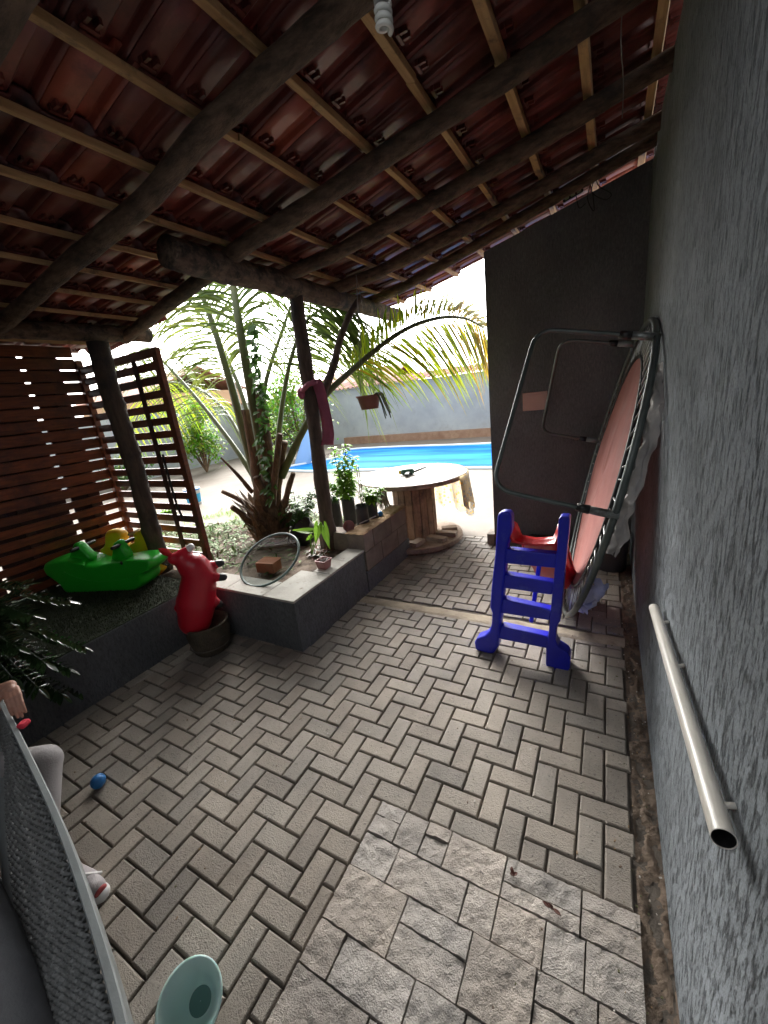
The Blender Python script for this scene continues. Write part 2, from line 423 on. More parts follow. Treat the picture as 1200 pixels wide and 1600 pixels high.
# ================================================================== SETTING
g = MB(); g.b2((-120, -60, -.30), (80, 140, -.06)); struct(g.build('ground', m_deck))
WX = .257        # face of the right wall
FY = 4.68        # face of the far wall
struct(MB().b2((-6, -3, -.055), (WX, 4.86, -.014)).build('paving_bed', m_sand))
dk = MB(); dk.b2((-30, 4.86, -.058), (14, 9.25, 0)); dk.b2((-30, 9.25, -.058), (-9.6, 13.6, 0)); dk.b2((-30, 13.6, -.058), (14, 15.6, .0))
dk.b2((-30, 2.6, -.057), (-6.0, 4.86, -.001))
struct(dk.build('pool_deck', m_deck))
struct(MB().b2((1, -8, -.058), (30, 9.25, -.002)).build('side_yard', m_deck))

# herringbone pavers
A_ = .102; X0, Y0 = -.459, 1.61
pv = MB()
def paver(x0, y0, x1, y1, zt=0.0):
    gp = .0029; bv = .007
    x0 += gp; y0 += gp; x1 -= gp; y1 -= gp
    if x1 - x0 < .02 or y1 - y0 < .02: return
    dz = U(-.0025, .0025) + zt; tx = U(-.006, .006); ty = U(-.006, .006); cx, cy = (x0 + x1) / 2, (y0 + y1) / 2
    jx, jy = U(-.0015, .0015), U(-.0015, .0015)
    def z(x, y, h): return h + dz + tx * (x - cx) + ty * (y - cy)
    rings = []
    for (i, h) in ((0, -.03), (.0005, -.009), (bv * .45, -.0028), (bv, 0)):
        rings += [(x + jx, y + jy, z(x, y, h)) for x, y in ((x0 + i, y0 + i), (x1 - i, y0 + i), (x1 - i, y1 - i), (x0 + i, y1 - i))]
    fs = []
    for k in range(3):
        for j in range(4):
            l = (j + 1) % 4; fs.append((k * 4 + j, k * 4 + l, k * 4 + 4 + l, k * 4 + 4 + j))
    fs.append((12, 13, 14, 15))
    b = U(.80, 1.12) * (.78 if R() < .06 else 1); q = U(-.02, .02); pv.add(rings, fs, (b + q, b, b - q))
XR = .168
def stone_area(x, y): return x > -.90 and y < 1.20
for i in range(-36, 8):
    for j in range(-34, 34):
        k = (i + j + 1) % 4
        if k == 0: c = (i, j, i + 2, j + 1)
        elif k == 2: c = (i, j, i + 1, j + 2)
        else: continue
        x0, y0, x1, y1 = X0 + c[0] * A_, Y0 + c[1] * A_, X0 + c[2] * A_, Y0 + c[3] * A_
        if x0 > XR - .02 or x1 < -3.4 or y1 < -1.4 or y0 > 4.82: continue
        x1 = min(x1, XR); y1 = min(y1, 4.86)
        if y0 < 2.885 < y1 and y1 > 2.885: y1 = 2.885
        if y0 < 3.02 <= y1: y0 = 3.02
        if y0 >= 2.885 and y1 <= 3.02: continue
        if 2.88 <= y0 < 3.02 and y1 > 3.02: y0 = 3.02
        cx, cy = (x0 + x1) / 2, (y0 + y1) / 2
        if x0 > -.90 and y0 < 1.20:
            if y1 > 1.26 and y1 - 1.205 > .03: y0 = 1.205
            else: continue
        elif x1 > -.90 and y0 < 1.20 and y1 > 0:
            if y0 < 1.2: x1 = min(x1, -.905)
        paver(x0, y0, x1, y1)
struct(pv.build('herringbone_paving', m_paver))
sp = MB(); N1 = 90
vs = []; 
for i in range(N1 + 1):
    x = -2.2 + i * (XR + 2.2) / N1
    for j in range(6):
        y = 2.885 + .135 * j / 5; e = .012 if j in (0, 5) else 0
        yy = y + (noise.noise(Vector((x * 6, j * 3., 0))) * e)
        vs.append((x, yy, -.004 + .006 * noise.noise(Vector((x * 9, y * 20, 1))) + (-.012 if j in (0, 5) else 0)))
sp.add(vs, [(i * 6 + j, (i + 1) * 6 + j, (i + 1) * 6 + j + 1, i * 6 + j + 1) for i in range(N1) for j in range(5)])
struct(sp.build('mortar_strip', m_strip, smooth=True))

# split-stone paving near the viewer, irregular coursing
st = MB()
def slab(x0, y0, x1, y1):
    gp = U(.0004, .0016); x0 += gp; y0 += gp; x1 -= gp; y1 -= gp
    nx = max(3, int((x1 - x0) / .008)); ny = max(3, int((y1 - y0) / .008)); b = U(.84, 1.12); q = U(-.03, .03); hz = U(-.004, .006)
    ph = U(0, 50); vs = []; tl = [U(-.01, .01), U(-.01, .01)]; w0, w1 = U(-.005, .005), U(-.005, .005)
    for i in range(nx + 1):
        for j in range(ny + 1):
            x = x0 + (x1 - x0) * i / nx; y = y0 + (y1 - y0) * j / ny
            e = min(i, nx - i, j, ny - j)
            z = .006 + hz * .6 + .006 * noise.noise(Vector((x * 11 + ph, y * 11, 0))) + .0045 * noise.noise(Vector((x * 26, y * 30, ph))) + .005 * noise.noise(Vector((x * 75, y * 75, ph)))
            z += tl[0] * (x - x0) + tl[1] * (y - y0)
            if i == 1: x = x0 + .0022
            if i == nx - 1: x = x1 - .0022
            if j == 1: y = y0 + .0022
            if j == ny - 1: y = y1 - .0022
            if e == 0: z -= .03
            elif e == 1: z -= .0008
            xx = x + w0 * (y - y0) / .2 * (1 if i in (0,) else 0); vs.append((xx, y + .0025 * noise.noise(Vector((x * 20, y * 3, ph))), z))
    fs = [(i * (ny + 1) + j, (i + 1) * (ny + 1) + j, (i + 1) * (ny + 1) + j + 1, i * (ny + 1) + j + 1) for i in range(nx) for j in range(ny)]
    st.add(vs, fs, (b + q, b, b - q))
rows = [(1.20, 1.045, [-.90, -.77, -.65, -.54, -.30, -.02, .17]), (1.045, .90, [-.90, -.73, -.42, -.30, -.13, .0, .17]), (.90, .70, [-.90, -.62, -.36, -.14, .04, .17]),
        (.70, .56, [-.90, -.78, -.50, -.22, -.02, .17]), (.56, .38, [-.90, -.60, -.40, -.05, .17]), (.38, .18, [-.90, -.66, -.30, -.1, .17]), (.18, -.1, [-.90, -.5, -.2, .17])]
random.seed(21)
for (yt, yb, xs) in rows:
    for a, b in zip(xs, xs[1:]):
        r = R()
        if r < .3 and yt - yb > .15: ym = yb + (yt - yb) * U(.35, .65); slab(a, yb, b, ym); slab(a, ym, b, yt)
        elif r < .5 and b - a > .26: xm = a + (b - a) * U(.35, .65); slab(a, yb, xm, yt); slab(xm, yb, b, yt)
        else: slab(a, yb, b, yt)
struct(st.build('stone_paving', m_stone, smooth=False, auto=50))
# dirt strip between paving and wall
ds = MB(); vs = []; nx, ny = 9, 420
for j in range(ny + 1):
    y = -.6 + 5.4 * j / ny
    for i in range(nx + 1):
        x = XR - .006 + (WX + .01 - XR) * i / nx
        vs.append((x, y, -.012 + .016 * noise.noise(Vector((x * 25, y * 12, 3))) + .012 * noise.noise(Vector((x * 70, y * 70, 5))) + (.01 if i < 2 else 0) * (noise.noise(Vector((0, y * 3, 9))) + .4)))
ds.add(vs, [(j * (nx + 1) + i, j * (nx + 1) + i + 1, (j + 1) * (nx + 1) + i + 1, (j + 1) * (nx + 1) + i) for j in range(ny) for i in range(nx)])
struct(ds.build('dirt_strip', m_soil, smooth=True))

# pool
def blob_outline(pts, n=10):
    P = [Vector(p) for p in pts]; out = []
    for i in range(len(P)):
        a, b, c, d = P[i - 1], P[i], P[(i + 1) % len(P)], P[(i + 2) % len(P)]
        for k in range(n):
            t = k / n; out.append(.5 * ((2 * b) + (c - a) * t + (2 * a - 5 * b + 4 * c - d) * t * t + (3 * b - a - 3 * c + d) * t ** 3))
    return out
po = blob_outline([(-9.3, 9.9, 0), (-7.8, 9.2, 0), (-4, 9.3, 0), (0, 9.3, 0), (2, 11, 0), (0, 13.2, 0), (-4, 13.3, 0), (-7.5, 13.6, 0), (-9.2, 13.3, 0), (-8.4, 11.6, 0)])
struct(MB().tube([p + Vector((0, 0, .015)) for p in po], .05, 8, closed=True).build('pool_rim', m_poolrim, smooth=True))
dk2 = MB(); dk2.b2((-9.6, 9.25, -.058), (2.6, 13.6, -.02)); struct(dk2.build('pool_basin', m_deck))
wt = MB(); wt.add([p + Vector((0, 0, .012)) for p in po], [tuple(range(len(po)))]); struct(wt.build('pool_water', m_bluewater))

# ================================================================== WALLS
MB().b2((WX, -1.2, -.06), (WX + .18, FY + .001, 3.62)).build('side_wall', m_graf)
tag(bpy.data.objects['side_wall'], 'tall grey side wall with rough vertically grooved render', 'wall')
fw = thing('end_wall', (-.45, FY + .08, 0), 'dark grey end wall at the back, its top cut to the roof slope', 'wall')
pr_ = [(-1.18, 0), (WX + .18, 0), (WX + .18, 3.585), (-1.18, 3.205)]
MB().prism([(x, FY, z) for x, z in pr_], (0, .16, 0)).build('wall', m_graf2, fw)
MB().b2((-1.19, FY - .02, -.01), (WX, FY, .10)).build('skirting', m_block, fw)
MB().b2((-1.26, FY - .06, -.02), (-1.17, FY + .12, .13)).build('corner_brick', m_block, fw, bevel=.006)
pl = thing('switch_plate', (-.72, FY, 1.67), 'pinkish beige cover plate on the dark end wall', 'cover plate')
a = AY(817, 613, FY); b = AY(855, 641, FY)
cc = (a + b) / 2
MB().b2((cc.x - .125, FY - .012, cc.z - .095), (cc.x + .125, FY - .0005, cc.z + .095)).build('plate', m_panel, pl, bevel=.004)
MB().b2((cc.x - .10, FY - .016, cc.z - .07), (cc.x + .10, FY - .0125, cc.z + .07)).build('lid', m_panel, pl, bevel=.002)
# connector and cables at the top of the end wall
jp = AY(895, 304, FY - .02)
jb = thing('wire_connector', jp, 'small greenish terminal block under the roof on the end wall', 'connector')
MB().box(jp, (.17, .03, .05), Matrix.Rotation(radians(-14), 3, 'Y')).build('body', m_black, jb, bevel=.004)
k_ = MB()
for q in (-.05, 0, .05):
    k_.box(jp + Vector((q, -.018, .012 * q / .05)), (.036, .01, .034), Matrix.Rotation(radians(-14), 3, 'Y'), (1, 1, 1))
k_.build('terminals', mat('terminal_green', (.30, .33, .22), .5), jb, bevel=.002)
cb = MB()
for seq in ([(930, 275), (925, 300), (945, 312), (955, 303), (935, 290), (932, 270)], [(925, 280), (918, 310), (928, 330), (926, 300)], [(900, 306), (905, 325), (915, 318)]):
    cb.tube(spline([AY(u, v, FY - .03) for u, v in seq], 6), .004, 5)
tag(cb.build('loose_cable', m_cable), 'tangle of thin black cable hanging at the top of the end wall', 'cable')

# ================================================================== ROOF
BX = [.18 - .36 * k for k in range(14)]
def zb(x):
    T = [(-4.6, 2.72), (-4.13, 2.785), (-3.77, 2.83), (-3.41, 2.88), (-3.05, 2.925), (-2.69, 2.975), (-2.33, 3.03), (-1.97, 3.085), (-1.62, 3.175), (1, 3.862)]
    for (a, za), (b, zb_) in zip(T, T[1:]):
        if x <= b: return za + (zb_ - za) * (x - a) / (b - a)
    return 3.862
roof = thing('tiled_roof', (-1.5, 2, 2.7), 'sloping porch roof of dark red tiles on rough log rafters', 'roof')
YB = -.25
RAFT = [[(.3, .3), (-.9, .1), (-4.05, -.1)], [(.3, 1.18), (-1.53, .885), (-4.05, .70)], [(.3, 1.90), (-.88, 1.69), (-1.66, 1.57), (-4.05, 1.50)],
        [(.3, 2.78), (-.87, 2.55), (-2.04, 2.29), (-4.05, 2.46)], [(.3, 3.50), (-.6, 3.36), (-2.5, 2.86)],
        [(.3, 4.18), (-.8, 4.00), (-2.5, 3.55)], [(.3, 4.46), (-.9, 4.42), (-2.5, 4.36)]]
def interp(path, x):
    for (a, ya), (b, yb) in zip(path, path[1:]):
        if x >= b: return ya + (yb - ya) * (x - a) / (b - a)
    return path[-1][1]
for q, path in enumerate(RAFT):
    pts = []; rad = []; xa, xb_ = path[0][0], path[-1][0]; n = int(abs(xb_ - xa) / .07); ph = U(0, 99)
    r0 = [.045, .045, .052, .054, .054, .054, .048][q]
    for i in range(n + 1):
        x = xa + (xb_ - xa) * i / n; wob = .02
        r = r0 * (1 + .10 * noise.noise(Vector((x * 2.2, ph, 0))) + .05 * noise.noise(Vector((x * 8, ph, 5))))
        rad.append(r); zc = zb(x) - .03 - r0
        pts.append(Vector((x, interp(path, x) + wob * noise.noise(Vector((x * 1.2, ph, 1))), zc + .010 * noise.noise(Vector((x * 1.3, ph, 2))))))
    MB().tube(pts, rad, 14, wob=.10, ws=9).build('rafter', m_log, roof, smooth=True)
def ymin(x): return .45 if x > -1.15 else (.1 if x > -1.5 else -1.3)  # unseen rear roof edge cut back to let sky light onto the near paving
def ymax(x): return 5.15 if x > -2.45 else interp(RAFT[3], x) + .10
for x in BX:
    mb = MB(); y = ymin(x); yy = ymax(x)
    while y < yy:
        y2 = min(yy, y + U(1.3, 2.4))
        mb.beam((x + U(-.008, .008), y, zb(x) + U(-.003, .003)), (x + U(-.008, .008), y2 + .001, zb(x)), U(.045, .055), .03, (.26, 0, 1)); y = y2
    mb.build('batten', m_batten, roof, bevel=.002, bseg=1)
# tiles: every course one profile; flats hang low, covers arch high
tl = MB(); PER = .205
def prof():
    P = [(0, 0), (.05, -.0015), (.104, 0), (.114, .010), (.121, .034), (.128, .040), (.154, .043), (.182, .040), (.189, .034), (.196, .010), (.205, 0)]
    return P
PR = prof()
for r in range(-1, len(BX)):
    xu = BX[r] if r >= 0 else .44
    xd = BX[r + 1] if r + 1 < len(BX) else xu - .36
    xu2 = xu + .015; xd2 = xd - .05
    y = ymin(xd + .2) - .05; lim = ymax((xu + xd) / 2) if xu > -2.4 else ymax(xd)
    if xd < -2.35 and xu > -2.45: lim = 5.15
    y += R() * .004
    while y < lim:
        c = U(.75, 1.15); col = (c * U(.9, 1.2), c, c)
        if R() < .10: col = (c * 1.9, c * 1.7, c * 1.3)
        vs = []; sh = U(-.012, .012); za = zb(xu2) + .022; zc = zb(xd2) + .046
        for (py, pz) in PR: vs.append((xu2 + sh, y + py * .995, za + pz))
        for (py, pz) in PR: vs.append(((xu2 + xd2) / 2, y + py * .995, (za + zc) / 2 + pz))
        for (py, pz) in PR: vs.append((xd2 + sh + .012, y + py * .995, zc - .003 + pz * .98))
        # down-turned front lip and the rib that hooks on the batten
        for (py, pz) in PR: vs.append((xd2 + sh, y + py * .995, zc - .018 + pz * .94))
        n = len(PR); fs = [(k * n + i, k * n + i + 1, (k + 1) * n + i + 1, (k + 1) * n + i) for k in range(3) for i in range(n - 1)]
        tl.add(vs, fs, col)
        xr = xu + .033 if xu + .033 < xu2 + .3 else xu
        for (ya, yb2) in ((.022, .078),):
            tl.box((xd2 + .095, y + (ya + yb2) / 2, zc - .004), (.010, yb2 - ya, .018), None, (c * .9, c * .8, c * .8))
            tl.box((xd2 + .115, y + ya + .01, zc + .0), (.04, .006, .016), None, (c * .9, c * .8, c * .8))
            tl.box((xd2 + .115, y + yb2 - .01, zc + .0), (.04, .006, .016), None, (c * .9, c * .8, c * .8))
        y += PER
tl.build('roof_tiles', m_tile, roof, auto=24, solid=.010)
# eave log over the planter and wall plate at the low side
pts = []; rad = []
for i in range(46):
    t = i / 45; y = 1.84 + t * 3.16
    pts.append(Vector((-2.37, y, 2.885 - .03 * t + .008 * noise.noise(Vector((y * 2, 0, 0))))))
    rad.append((.098 - .022 * t) * (1 + .08 * noise.noise(Vector((y * 3, 7, 0)))))
MB().tube(pts, rad, 16, wob=.16, ws=10).build('eave_log', m_logy, roof, smooth=True)
pts = [Vector((-4.02, -1.3 + i * .1, 2.63 + .01 * noise.noise(Vector((i * .3, 0, 0))) + .003 * i)) for i in range(41)]
MB().tube(pts, [.07 * (1 + .08 * noise.noise(Vector((i * .35, 3, 0)))) for i in range(41)], 14, wob=.12, ws=9).build('wall_plate_log', m_logy, roof, smooth=True)

def post(name, a, b, ra, rb, label, knots=()):
    a = Vector(a); b = Vector(b); n = 40; pts = []; rad = []; ph = U(0, 50)
    for i in range(n + 1):
        t = i / n; p = a.lerp(b, t)
        p += Vector((.014 * noise.noise(Vector((t * 3, ph, 0))), .014 * noise.noise(Vector((t * 3, ph, 4))), 0))
        r = ra + (rb - ra) * t
        for kt in knots: r *= 1 + .14 * math.exp(-((t - kt) / .02) ** 2)
        if t < .06: r *= 1 + (.06 - t) * 3
        pts.append(p); rad.append(r)
    o = MB().tube(pts, rad, 16, wob=.13, ws=8).build(name, m_logz, smooth=True)
    return tag(o, label, 'post')
post('wooden_post', (-2.55, 3.16, .32), (-2.37, 3.02, 2.84), .075, .058, 'rough tree-trunk post standing in the planter beside the coconut palm', (.12, .34, .62, .8))
post('wooden_post', (-3.92, 2.14, .46), (-3.92, 2.14, 2.64), .078, .085, 'thick round log post in front of the slatted corner screen', (.2, .55, .75))
fb = MB().tube(spline([AY(500, 625, 3.35), AY(520, 575, 3.5), AY(530, 535, 3.6), AY(545, 495, 3.7), AY(565, 462, 3.75)], 8), [.045 - .0006 * i for i in range(33)], 12, wob=.15, ws=9)
tag(fb.build('log_brace', m_logz, smooth=True), 'slanting log branch bracing the eave beam from the planter post', 'brace')

fr = MB(); random.seed(17)
for k in range(150):
    u = U(488, 566); p = AY(u, 452 + (u - 488) * .18, 4.55) + Vector((0, U(-.1, .1), U(-.03, .05)))
    fr.leaf(p, (U(-.5, .5), U(-.3, .3), -1), (0, -1, 0), U(.08, .20), U(.03, .05), .1, (U(.6, 1.3),) * 3, 3)
tag(fr.build('dry_leaf_fringe', mat('dry_fringe', (.11, .09, .04), .8, transl=.2)), 'ragged dry leaf fringe hanging behind the eave log near the slanting brace', 'dried plant')
# lamp under the roof
bc = Vector((0, 0, H)) + ray(600, 34) * 1.25
lamp = thing('pendant_bulb', bc, 'bare spiral energy-saving bulb hanging under the roof battens', 'light bulb')
hx = []
for i in range(70):
    t = i / 69; a = t * 2 * pi * 3.2
    hx.append(bc + Vector((.021 * cos(a), .021 * sin(a), .04 - t * .062)))
MB().tube(hx, .0085, 8).build('spiral_tube', m_bulb, lamp, smooth=True)
MB().lathe([(0, .085), (.012, .085), (.022, .08), (.027, .06), (.027, .045), (.020, .040), (0, .040)], bc, 20).build('ballast', m_bulbbase, lamp, smooth=True)
MB().lathe([(0, .13), (.016, .13), (.018, .125), (.018, .09), (0, .086)], bc, 20).build('socket', m_bulb, lamp, smooth=True)
MB().tube([bc + Vector((0, 0, .13)), bc + Vector((.003, 0, .2)), bc + Vector((0, 0, .37))], .004, 6).build('cord', m_wire, lamp)
wr = MB().tube(spline([AY(975, -20, 3.0), AY(970, 60, 3.1), AY(974, 130, 3.25), AY(972, 185, 3.3)], 8), .003, 5)
tag(wr.build('hanging_wire', m_wire), 'thin pale wire dangling from the tiles near the side wall', 'wire')

# ================================================================== BENCH, SCREENS, PLANTER
MB().b2((-6, -1.55, -.06), (WX + .1, -1.35, 3.4)).build('rear_light_blocker', m_graf)  # added out of view to keep rear light off the bench side
tag(bpy.data.objects['rear_light_blocker'], 'added grey rendered wall, unseen behind the viewer, blocking light from the rear', 'wall')
bench = thing('masonry_bench', (-4.1, 1, 0), 'low grey rendered bench wall under the toys, covered in dark turf', 'bench')
MB().b2((-4.95, -1.2, -.05), (-3.20, 2.03, .455)).build('bench_wall', m_graf3, bench, bevel=.008)
tf = MB(); random.seed(3)
tf.b2((-4.94, -1.19, .4555), (-3.21, 2.028, .462))
for i in range(34000):
    x, y = U(-4.93, -3.205), U(-.3, 2.025); h = U(.010, .024); a = U(0, 2 * pi); w_ = .0022
    d = Vector((cos(a), sin(a), 0)); lean = Vector((U(-1, 1), U(-1, 1), 0)) * .008; c = U(.6, 1.5)
    p = Vector((x, y, .461)); tf.add([p - d * w_, p + d * w_, p + lean + Vector((0, 0, h))], [(0, 1, 2)], (c, c, c * U(.6, 1.1)))
tag(tf.build('turf_cover', m_turf), None, None, None, 'stuff'); adopt(bpy.data.objects['turf_cover'], bench)

# long slatted screen along the low side
scr = thing('slatted_screen', (-4.74, 1, .46), 'dark red slatted timber screen behind the rocking toys', 'screen')
SXX = -4.72; n_s = 26; sl_ = MB(); random.seed(5)
zz = .50; idx = 0
while zz < 2.66:
    hgt = .074 if zz < 1.25 else .098; sl_.b2((SXX - .011, -2.2, zz), (SXX + .011, 2.30, zz + hgt), tuple([U(.8, 1.25)] * 3)); zz += .112
sl_.build('slat_panel', m_slat, scr, bevel=.003, bseg=1)
bk = MB(); ys = [-.6, .06, .10, .62, .655, 1.16, 1.205, 1.66, 1.70, 2.02, 2.075]
gaps = [(1.18, 1.212), (1.865, 1.90)]
edges = [-2.2]
for a, b in sorted(gaps): edges += [a, b]
edges.append(2.17)
for k in range(0, len(edges), 2):
    y = edges[k]
    while y < edges[k + 1] - .02:
        y2 = min(edges[k + 1], y + .16); bk.b2((SXX - .052, y + .0005, .47), (SXX - .034, y2 - .0005, 2.66), tuple([U(.7, 1.2)] * 3)); y = y2
bk.build('backing_boards', m_slat2, scr)
for y in (-1.9, -.3, .62, 1.45, 2.05): MB().b2((SXX - .034, y, .46), (SXX - .0115, y + .07, 2.52)).build('upright', m_slat2, scr)
MB().b2((SXX - .03, 2.30, .46), (SXX + .03, 2.36, 2.60)).build('corner_post', m_slat, scr, bevel=.004)
lat = thing('lattice_screen', (-4.0, 2.33, .46), 'short open slatted panel joining the planter, daylight showing through it', 'screen')
LX0, LX1, LY = -4.68, -3.40, 2.33
zz = .55; lm = MB()
while zz < 2.40:
    lm.b2((LX0, LY - .012, zz), (LX1 - .05, LY + .012, zz + .068), tuple([U(.7, 1.2)] * 3)); zz += .118 if zz > .8 else .135
lm.b2((LX0, LY - .014, .44), (LX1 - .05, LY + .010, .53), (.9, .9, .9))
lm.build('slats', m_slat, lat, bevel=.003, bseg=1)
MB().b2((LX1 - .075, LY - .022, .40), (LX1, LY + .024, 2.53)).build('end_stile', m_slat, lat, bevel=.003, bseg=1)
MB().b2((-3.80, LY - .018, .44), (-3.73, LY - .0125, 2.46)).build('middle_stile', m_slat2, lat)
MB().b2((LX0, LY - .018, 2.46), (LX1 - .076, LY + .018, 2.53)).build('top_rail', m_slat, lat, bevel=.003, bseg=1)
st_ = MB()
st_.tube(spline([Vector((-3.66, LY - .04, 1.62)), Vector((-3.64, LY - .05, 1.2)), Vector((-3.60, LY - .05, .98))], 6), .012, 6)
tag(st_.build('hanging_strap', m_cable), 'black strap hanging on the open slatted panel', 'strap')

pln = thing('planter', (-2.4, 2.5, 0), 'grey rendered raised planter with pale cap slabs around the palm', 'planter')
pm = MB(); pm.prism([(-3.195, 2.03, -.05), (-2.09, 2.03, -.05), (-2.09, 3.09, -.05), (-2.22, 3.09, -.05), (-2.22, 2.16, -.05), (-3.195, 2.16, -.05)], (0, 0, .492))
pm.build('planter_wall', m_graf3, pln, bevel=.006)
cp = MB()
for (x0, x1) in ((-3.19, -2.86), (-2.857, -2.42)): cp.b2((x0, 2.02, .4425), (x1, 2.27, .465), tuple([U(.9, 1.08)] * 3))
cp.b2((-2.417, 2.02, .4425), (-2.08, 2.52, .464)); cp.b2((-2.28, 2.523, .4425), (-2.08, 2.80, .466), (1.05, 1.05, 1.05)); cp.b2((-2.28, 2.803, .4425), (-2.08, 3.09, .464), (.95, .95, .95))
cp.build('cap_slabs', m_cap, pln, bevel=.003, bseg=1)
bw = thing('block_wall', (-2.2, 3.6, 0), 'short raw concrete-block wall between planter and cable-spool table', 'wall')
bm_ = MB(); random.seed(9)
def blk(x0, x1, y0, y1, z0, z1): bm_.b2((x0, y0 + .005, z0 + .004), (x1, y1 - .005, z1 - .003), tuple([U(.8, 1.2)] * 3))
MB().b2((-2.29, 3.10, -.05), (-2.085, 4.12, .205)).build('plinth', m_graf3, bw, bevel=.006)
for (y0, y1) in ((3.12, 3.46), (3.46, 3.84), (3.84, 4.10)): blk(-2.29, -2.09, y0, y1, .21, .415)
for (y0, y1) in ((3.12, 3.31), (3.31, 3.71), (3.71, 4.10)): blk(-2.29, -2.09, y0, y1, .415, .62)
blk(-2.66, -2.29, 3.12, 3.30, .415, .615)
bm_.build('blocks', m_block, bw, bevel=.006)
MB().b2((-2.283, 3.137, .20), (-2.097, 4.088, .613)).build('mortar', m_sand, bw)
ms = MB(); vs = []
for i in range(13):
    for j in range(61):
        x = -2.30 + .222 * i / 12; y = 3.10 + 1.02 * j / 60; e = i in (0, 12) or j in (0, 60)
        vs.append((x + .006 * noise.noise(Vector((y * 20, i, 0))), y, .628 + .010 * noise.noise(Vector((x * 25, y * 18, 0))) - (.014 if e else 0)))
ms.add(vs, [(i * 61 + j, (i + 1) * 61 + j, (i + 1) * 61 + j + 1, i * 61 + j + 1) for i in range(12) for j in range(60)])
ms.build('mortar_top', m_sandtop, bw, smooth=True)

# planting bed
sb = MB(); vs = []; nx, ny = 70, 60
for i in range(nx + 1):
    for j in range(ny + 1):
        x = -7.2 + 5.0 * i / nx; y = 2.14 + 3.3 * j / ny
        z = .40 - max(0, (y - 3.6)) * .22 - max(0, (-4.6 - x)) * .16
        z += .03 * noise.noise(Vector((x * 2.5, y * 2.5, 0))) + .014 * noise.noise(Vector((x * 9, y * 9, 0)))
        z += .13 * math.exp(-(((x + 2.5) / .28) ** 2 + ((y - 3.65) / .38) ** 2))
        if y > 4.1 and x > -2.9: z -= (x + 2.9) * .5 + .1
        if x > -2.25: z = min(z, .36)
        if x < -3.2 and y < 2.3: z = min(z, .4)
        if y > 5.2 or i == 0: z = -.04
        vs.append((min(x, -2.21), y, max(z, -.05)))
sb.add(vs, [(i * (ny + 1) + j, (i + 1) * (ny + 1) + j, (i + 1) * (ny + 1) + j + 1, i * (ny + 1) + j + 1) for i in range(nx) for j in range(ny)])
struct(sb.build('soil_bed', m_soil, smooth=True))
lt = MB(); random.seed(12)
def soilz(x, y):
    z = .40 - max(0, (y - 3.6)) * .22 - max(0, (-4.6 - x)) * .16
    return z + .03 * noise.noise(Vector((x * 2.5, y * 2.5, 0))) + .014 * noise.noise(Vector((x * 9, y * 9, 0)))
for i in range(5200):
    x = U(-6.6, -2.6) if R() < .8 else random.gauss(-4.2, .5); y = U(2.4, 5.0)
    if x > -3.4 and R() < .65: continue
    c = random.choice([(.9, 1.1, .9), (1.3, 1.35, 1.2), (1.6, 1.6, 1.5), (.6, .8, .4), (1.1, .7, .45), (.7, 1.2, .35)])
    lt.leaf((x, y, soilz(x, y) + U(0, .05)), (U(-1, 1), U(-1, 1), U(-.1, .45)), (U(-.4, .4), U(-.4, .4), 1), U(.05, .13), U(.015, .035), .25, c, 3)
tag(lt.build('leaf_litter', m_litter), 'fallen leaves and clippings spread over the planting bed', 'leaf litter', None, 'stuff')
gr = MB()
for i in range(2600):
    x, y = U(-7.1, -4.2), U(3.6, 5.4)
    if noise.noise(Vector((x * 2, y * 2, 5))) < -.05: continue
    p = Vector((x, y, max(0, soilz(x, y) - .02))); c = U(.7, 1.3)
    gr.leaf(p, (U(-.5, .5), U(-.5, .5), 1), (1, 0, 0), U(.04, .1), .008, .2, (c, c, c), 2)
tag(gr.build('grass_tufts', m_leafl), 'patchy lime green grass along the edge of the bed', 'grass', None, 'stuff')

# ================================================================== COCONUT PALM
random.seed(31)
PB = Vector((-3.52, 3.30, .36))
palm = thing('coconut_palm', PB, 'young coconut palm with a fibrous brown base, growing in the planter bed', 'palm tree')
tr = MB(); tr.tube([PB + Vector((0, 0, -.05)), PB + Vector((.0, 0, .12)), PB + Vector((.02, 0, .3)), PB + Vector((.02, 0, .5)), PB + Vector((0, 0, .7))], [.19, .21, .21, .15, .10], 24, wob=.5, ws=9)
for k in range(110):
    a = U(0, 2 * pi); r = U(.13, .21); p = PB + Vector((cos(a) * r, sin(a) * r, U(.05, .45)))
    tr.leaf(p, (cos(a) * .5, sin(a) * .5, U(.5, 1.2)), (cos(a), sin(a), .2), U(.15, .32), U(.04, .09), U(-.1, .3), tuple([U(.6, 1.4)] * 3), 4)
tr.build('trunk', m_fibrebrown, palm, auto=60)
for (u0, v0, u1, v1, u2, v2, y_, r_) in ((412, 800, 400, 720, 384, 640, 3.28, .075), (418, 800, 416, 700, 404, 600, 3.24, .07), (430, 790, 436, 730, 446, 690, 3.35, .055)):
    MB().tube(spline([AY(u0, v0, y_), AY(u1, v1, y_), AY(u2, v2, y_)], 8), [r_ * (1.25 - .6 * i / 16) for i in range(17)], 14, wob=.25, ws=9).build('leaf_sheath', m_fibrebrown, palm, smooth=True)
def stub(a, b, r0, r1):
    MB().tube(spline([a, Vector(a).lerp(Vector(b), .5) + Vector((0, 0, .02)), b], 5), [r0 + (r1 - r0) * i / 10 for i in range(11)], 8, wob=.2, ws=10).build('cut_stalk', m_fibrebrown, palm, smooth=True)
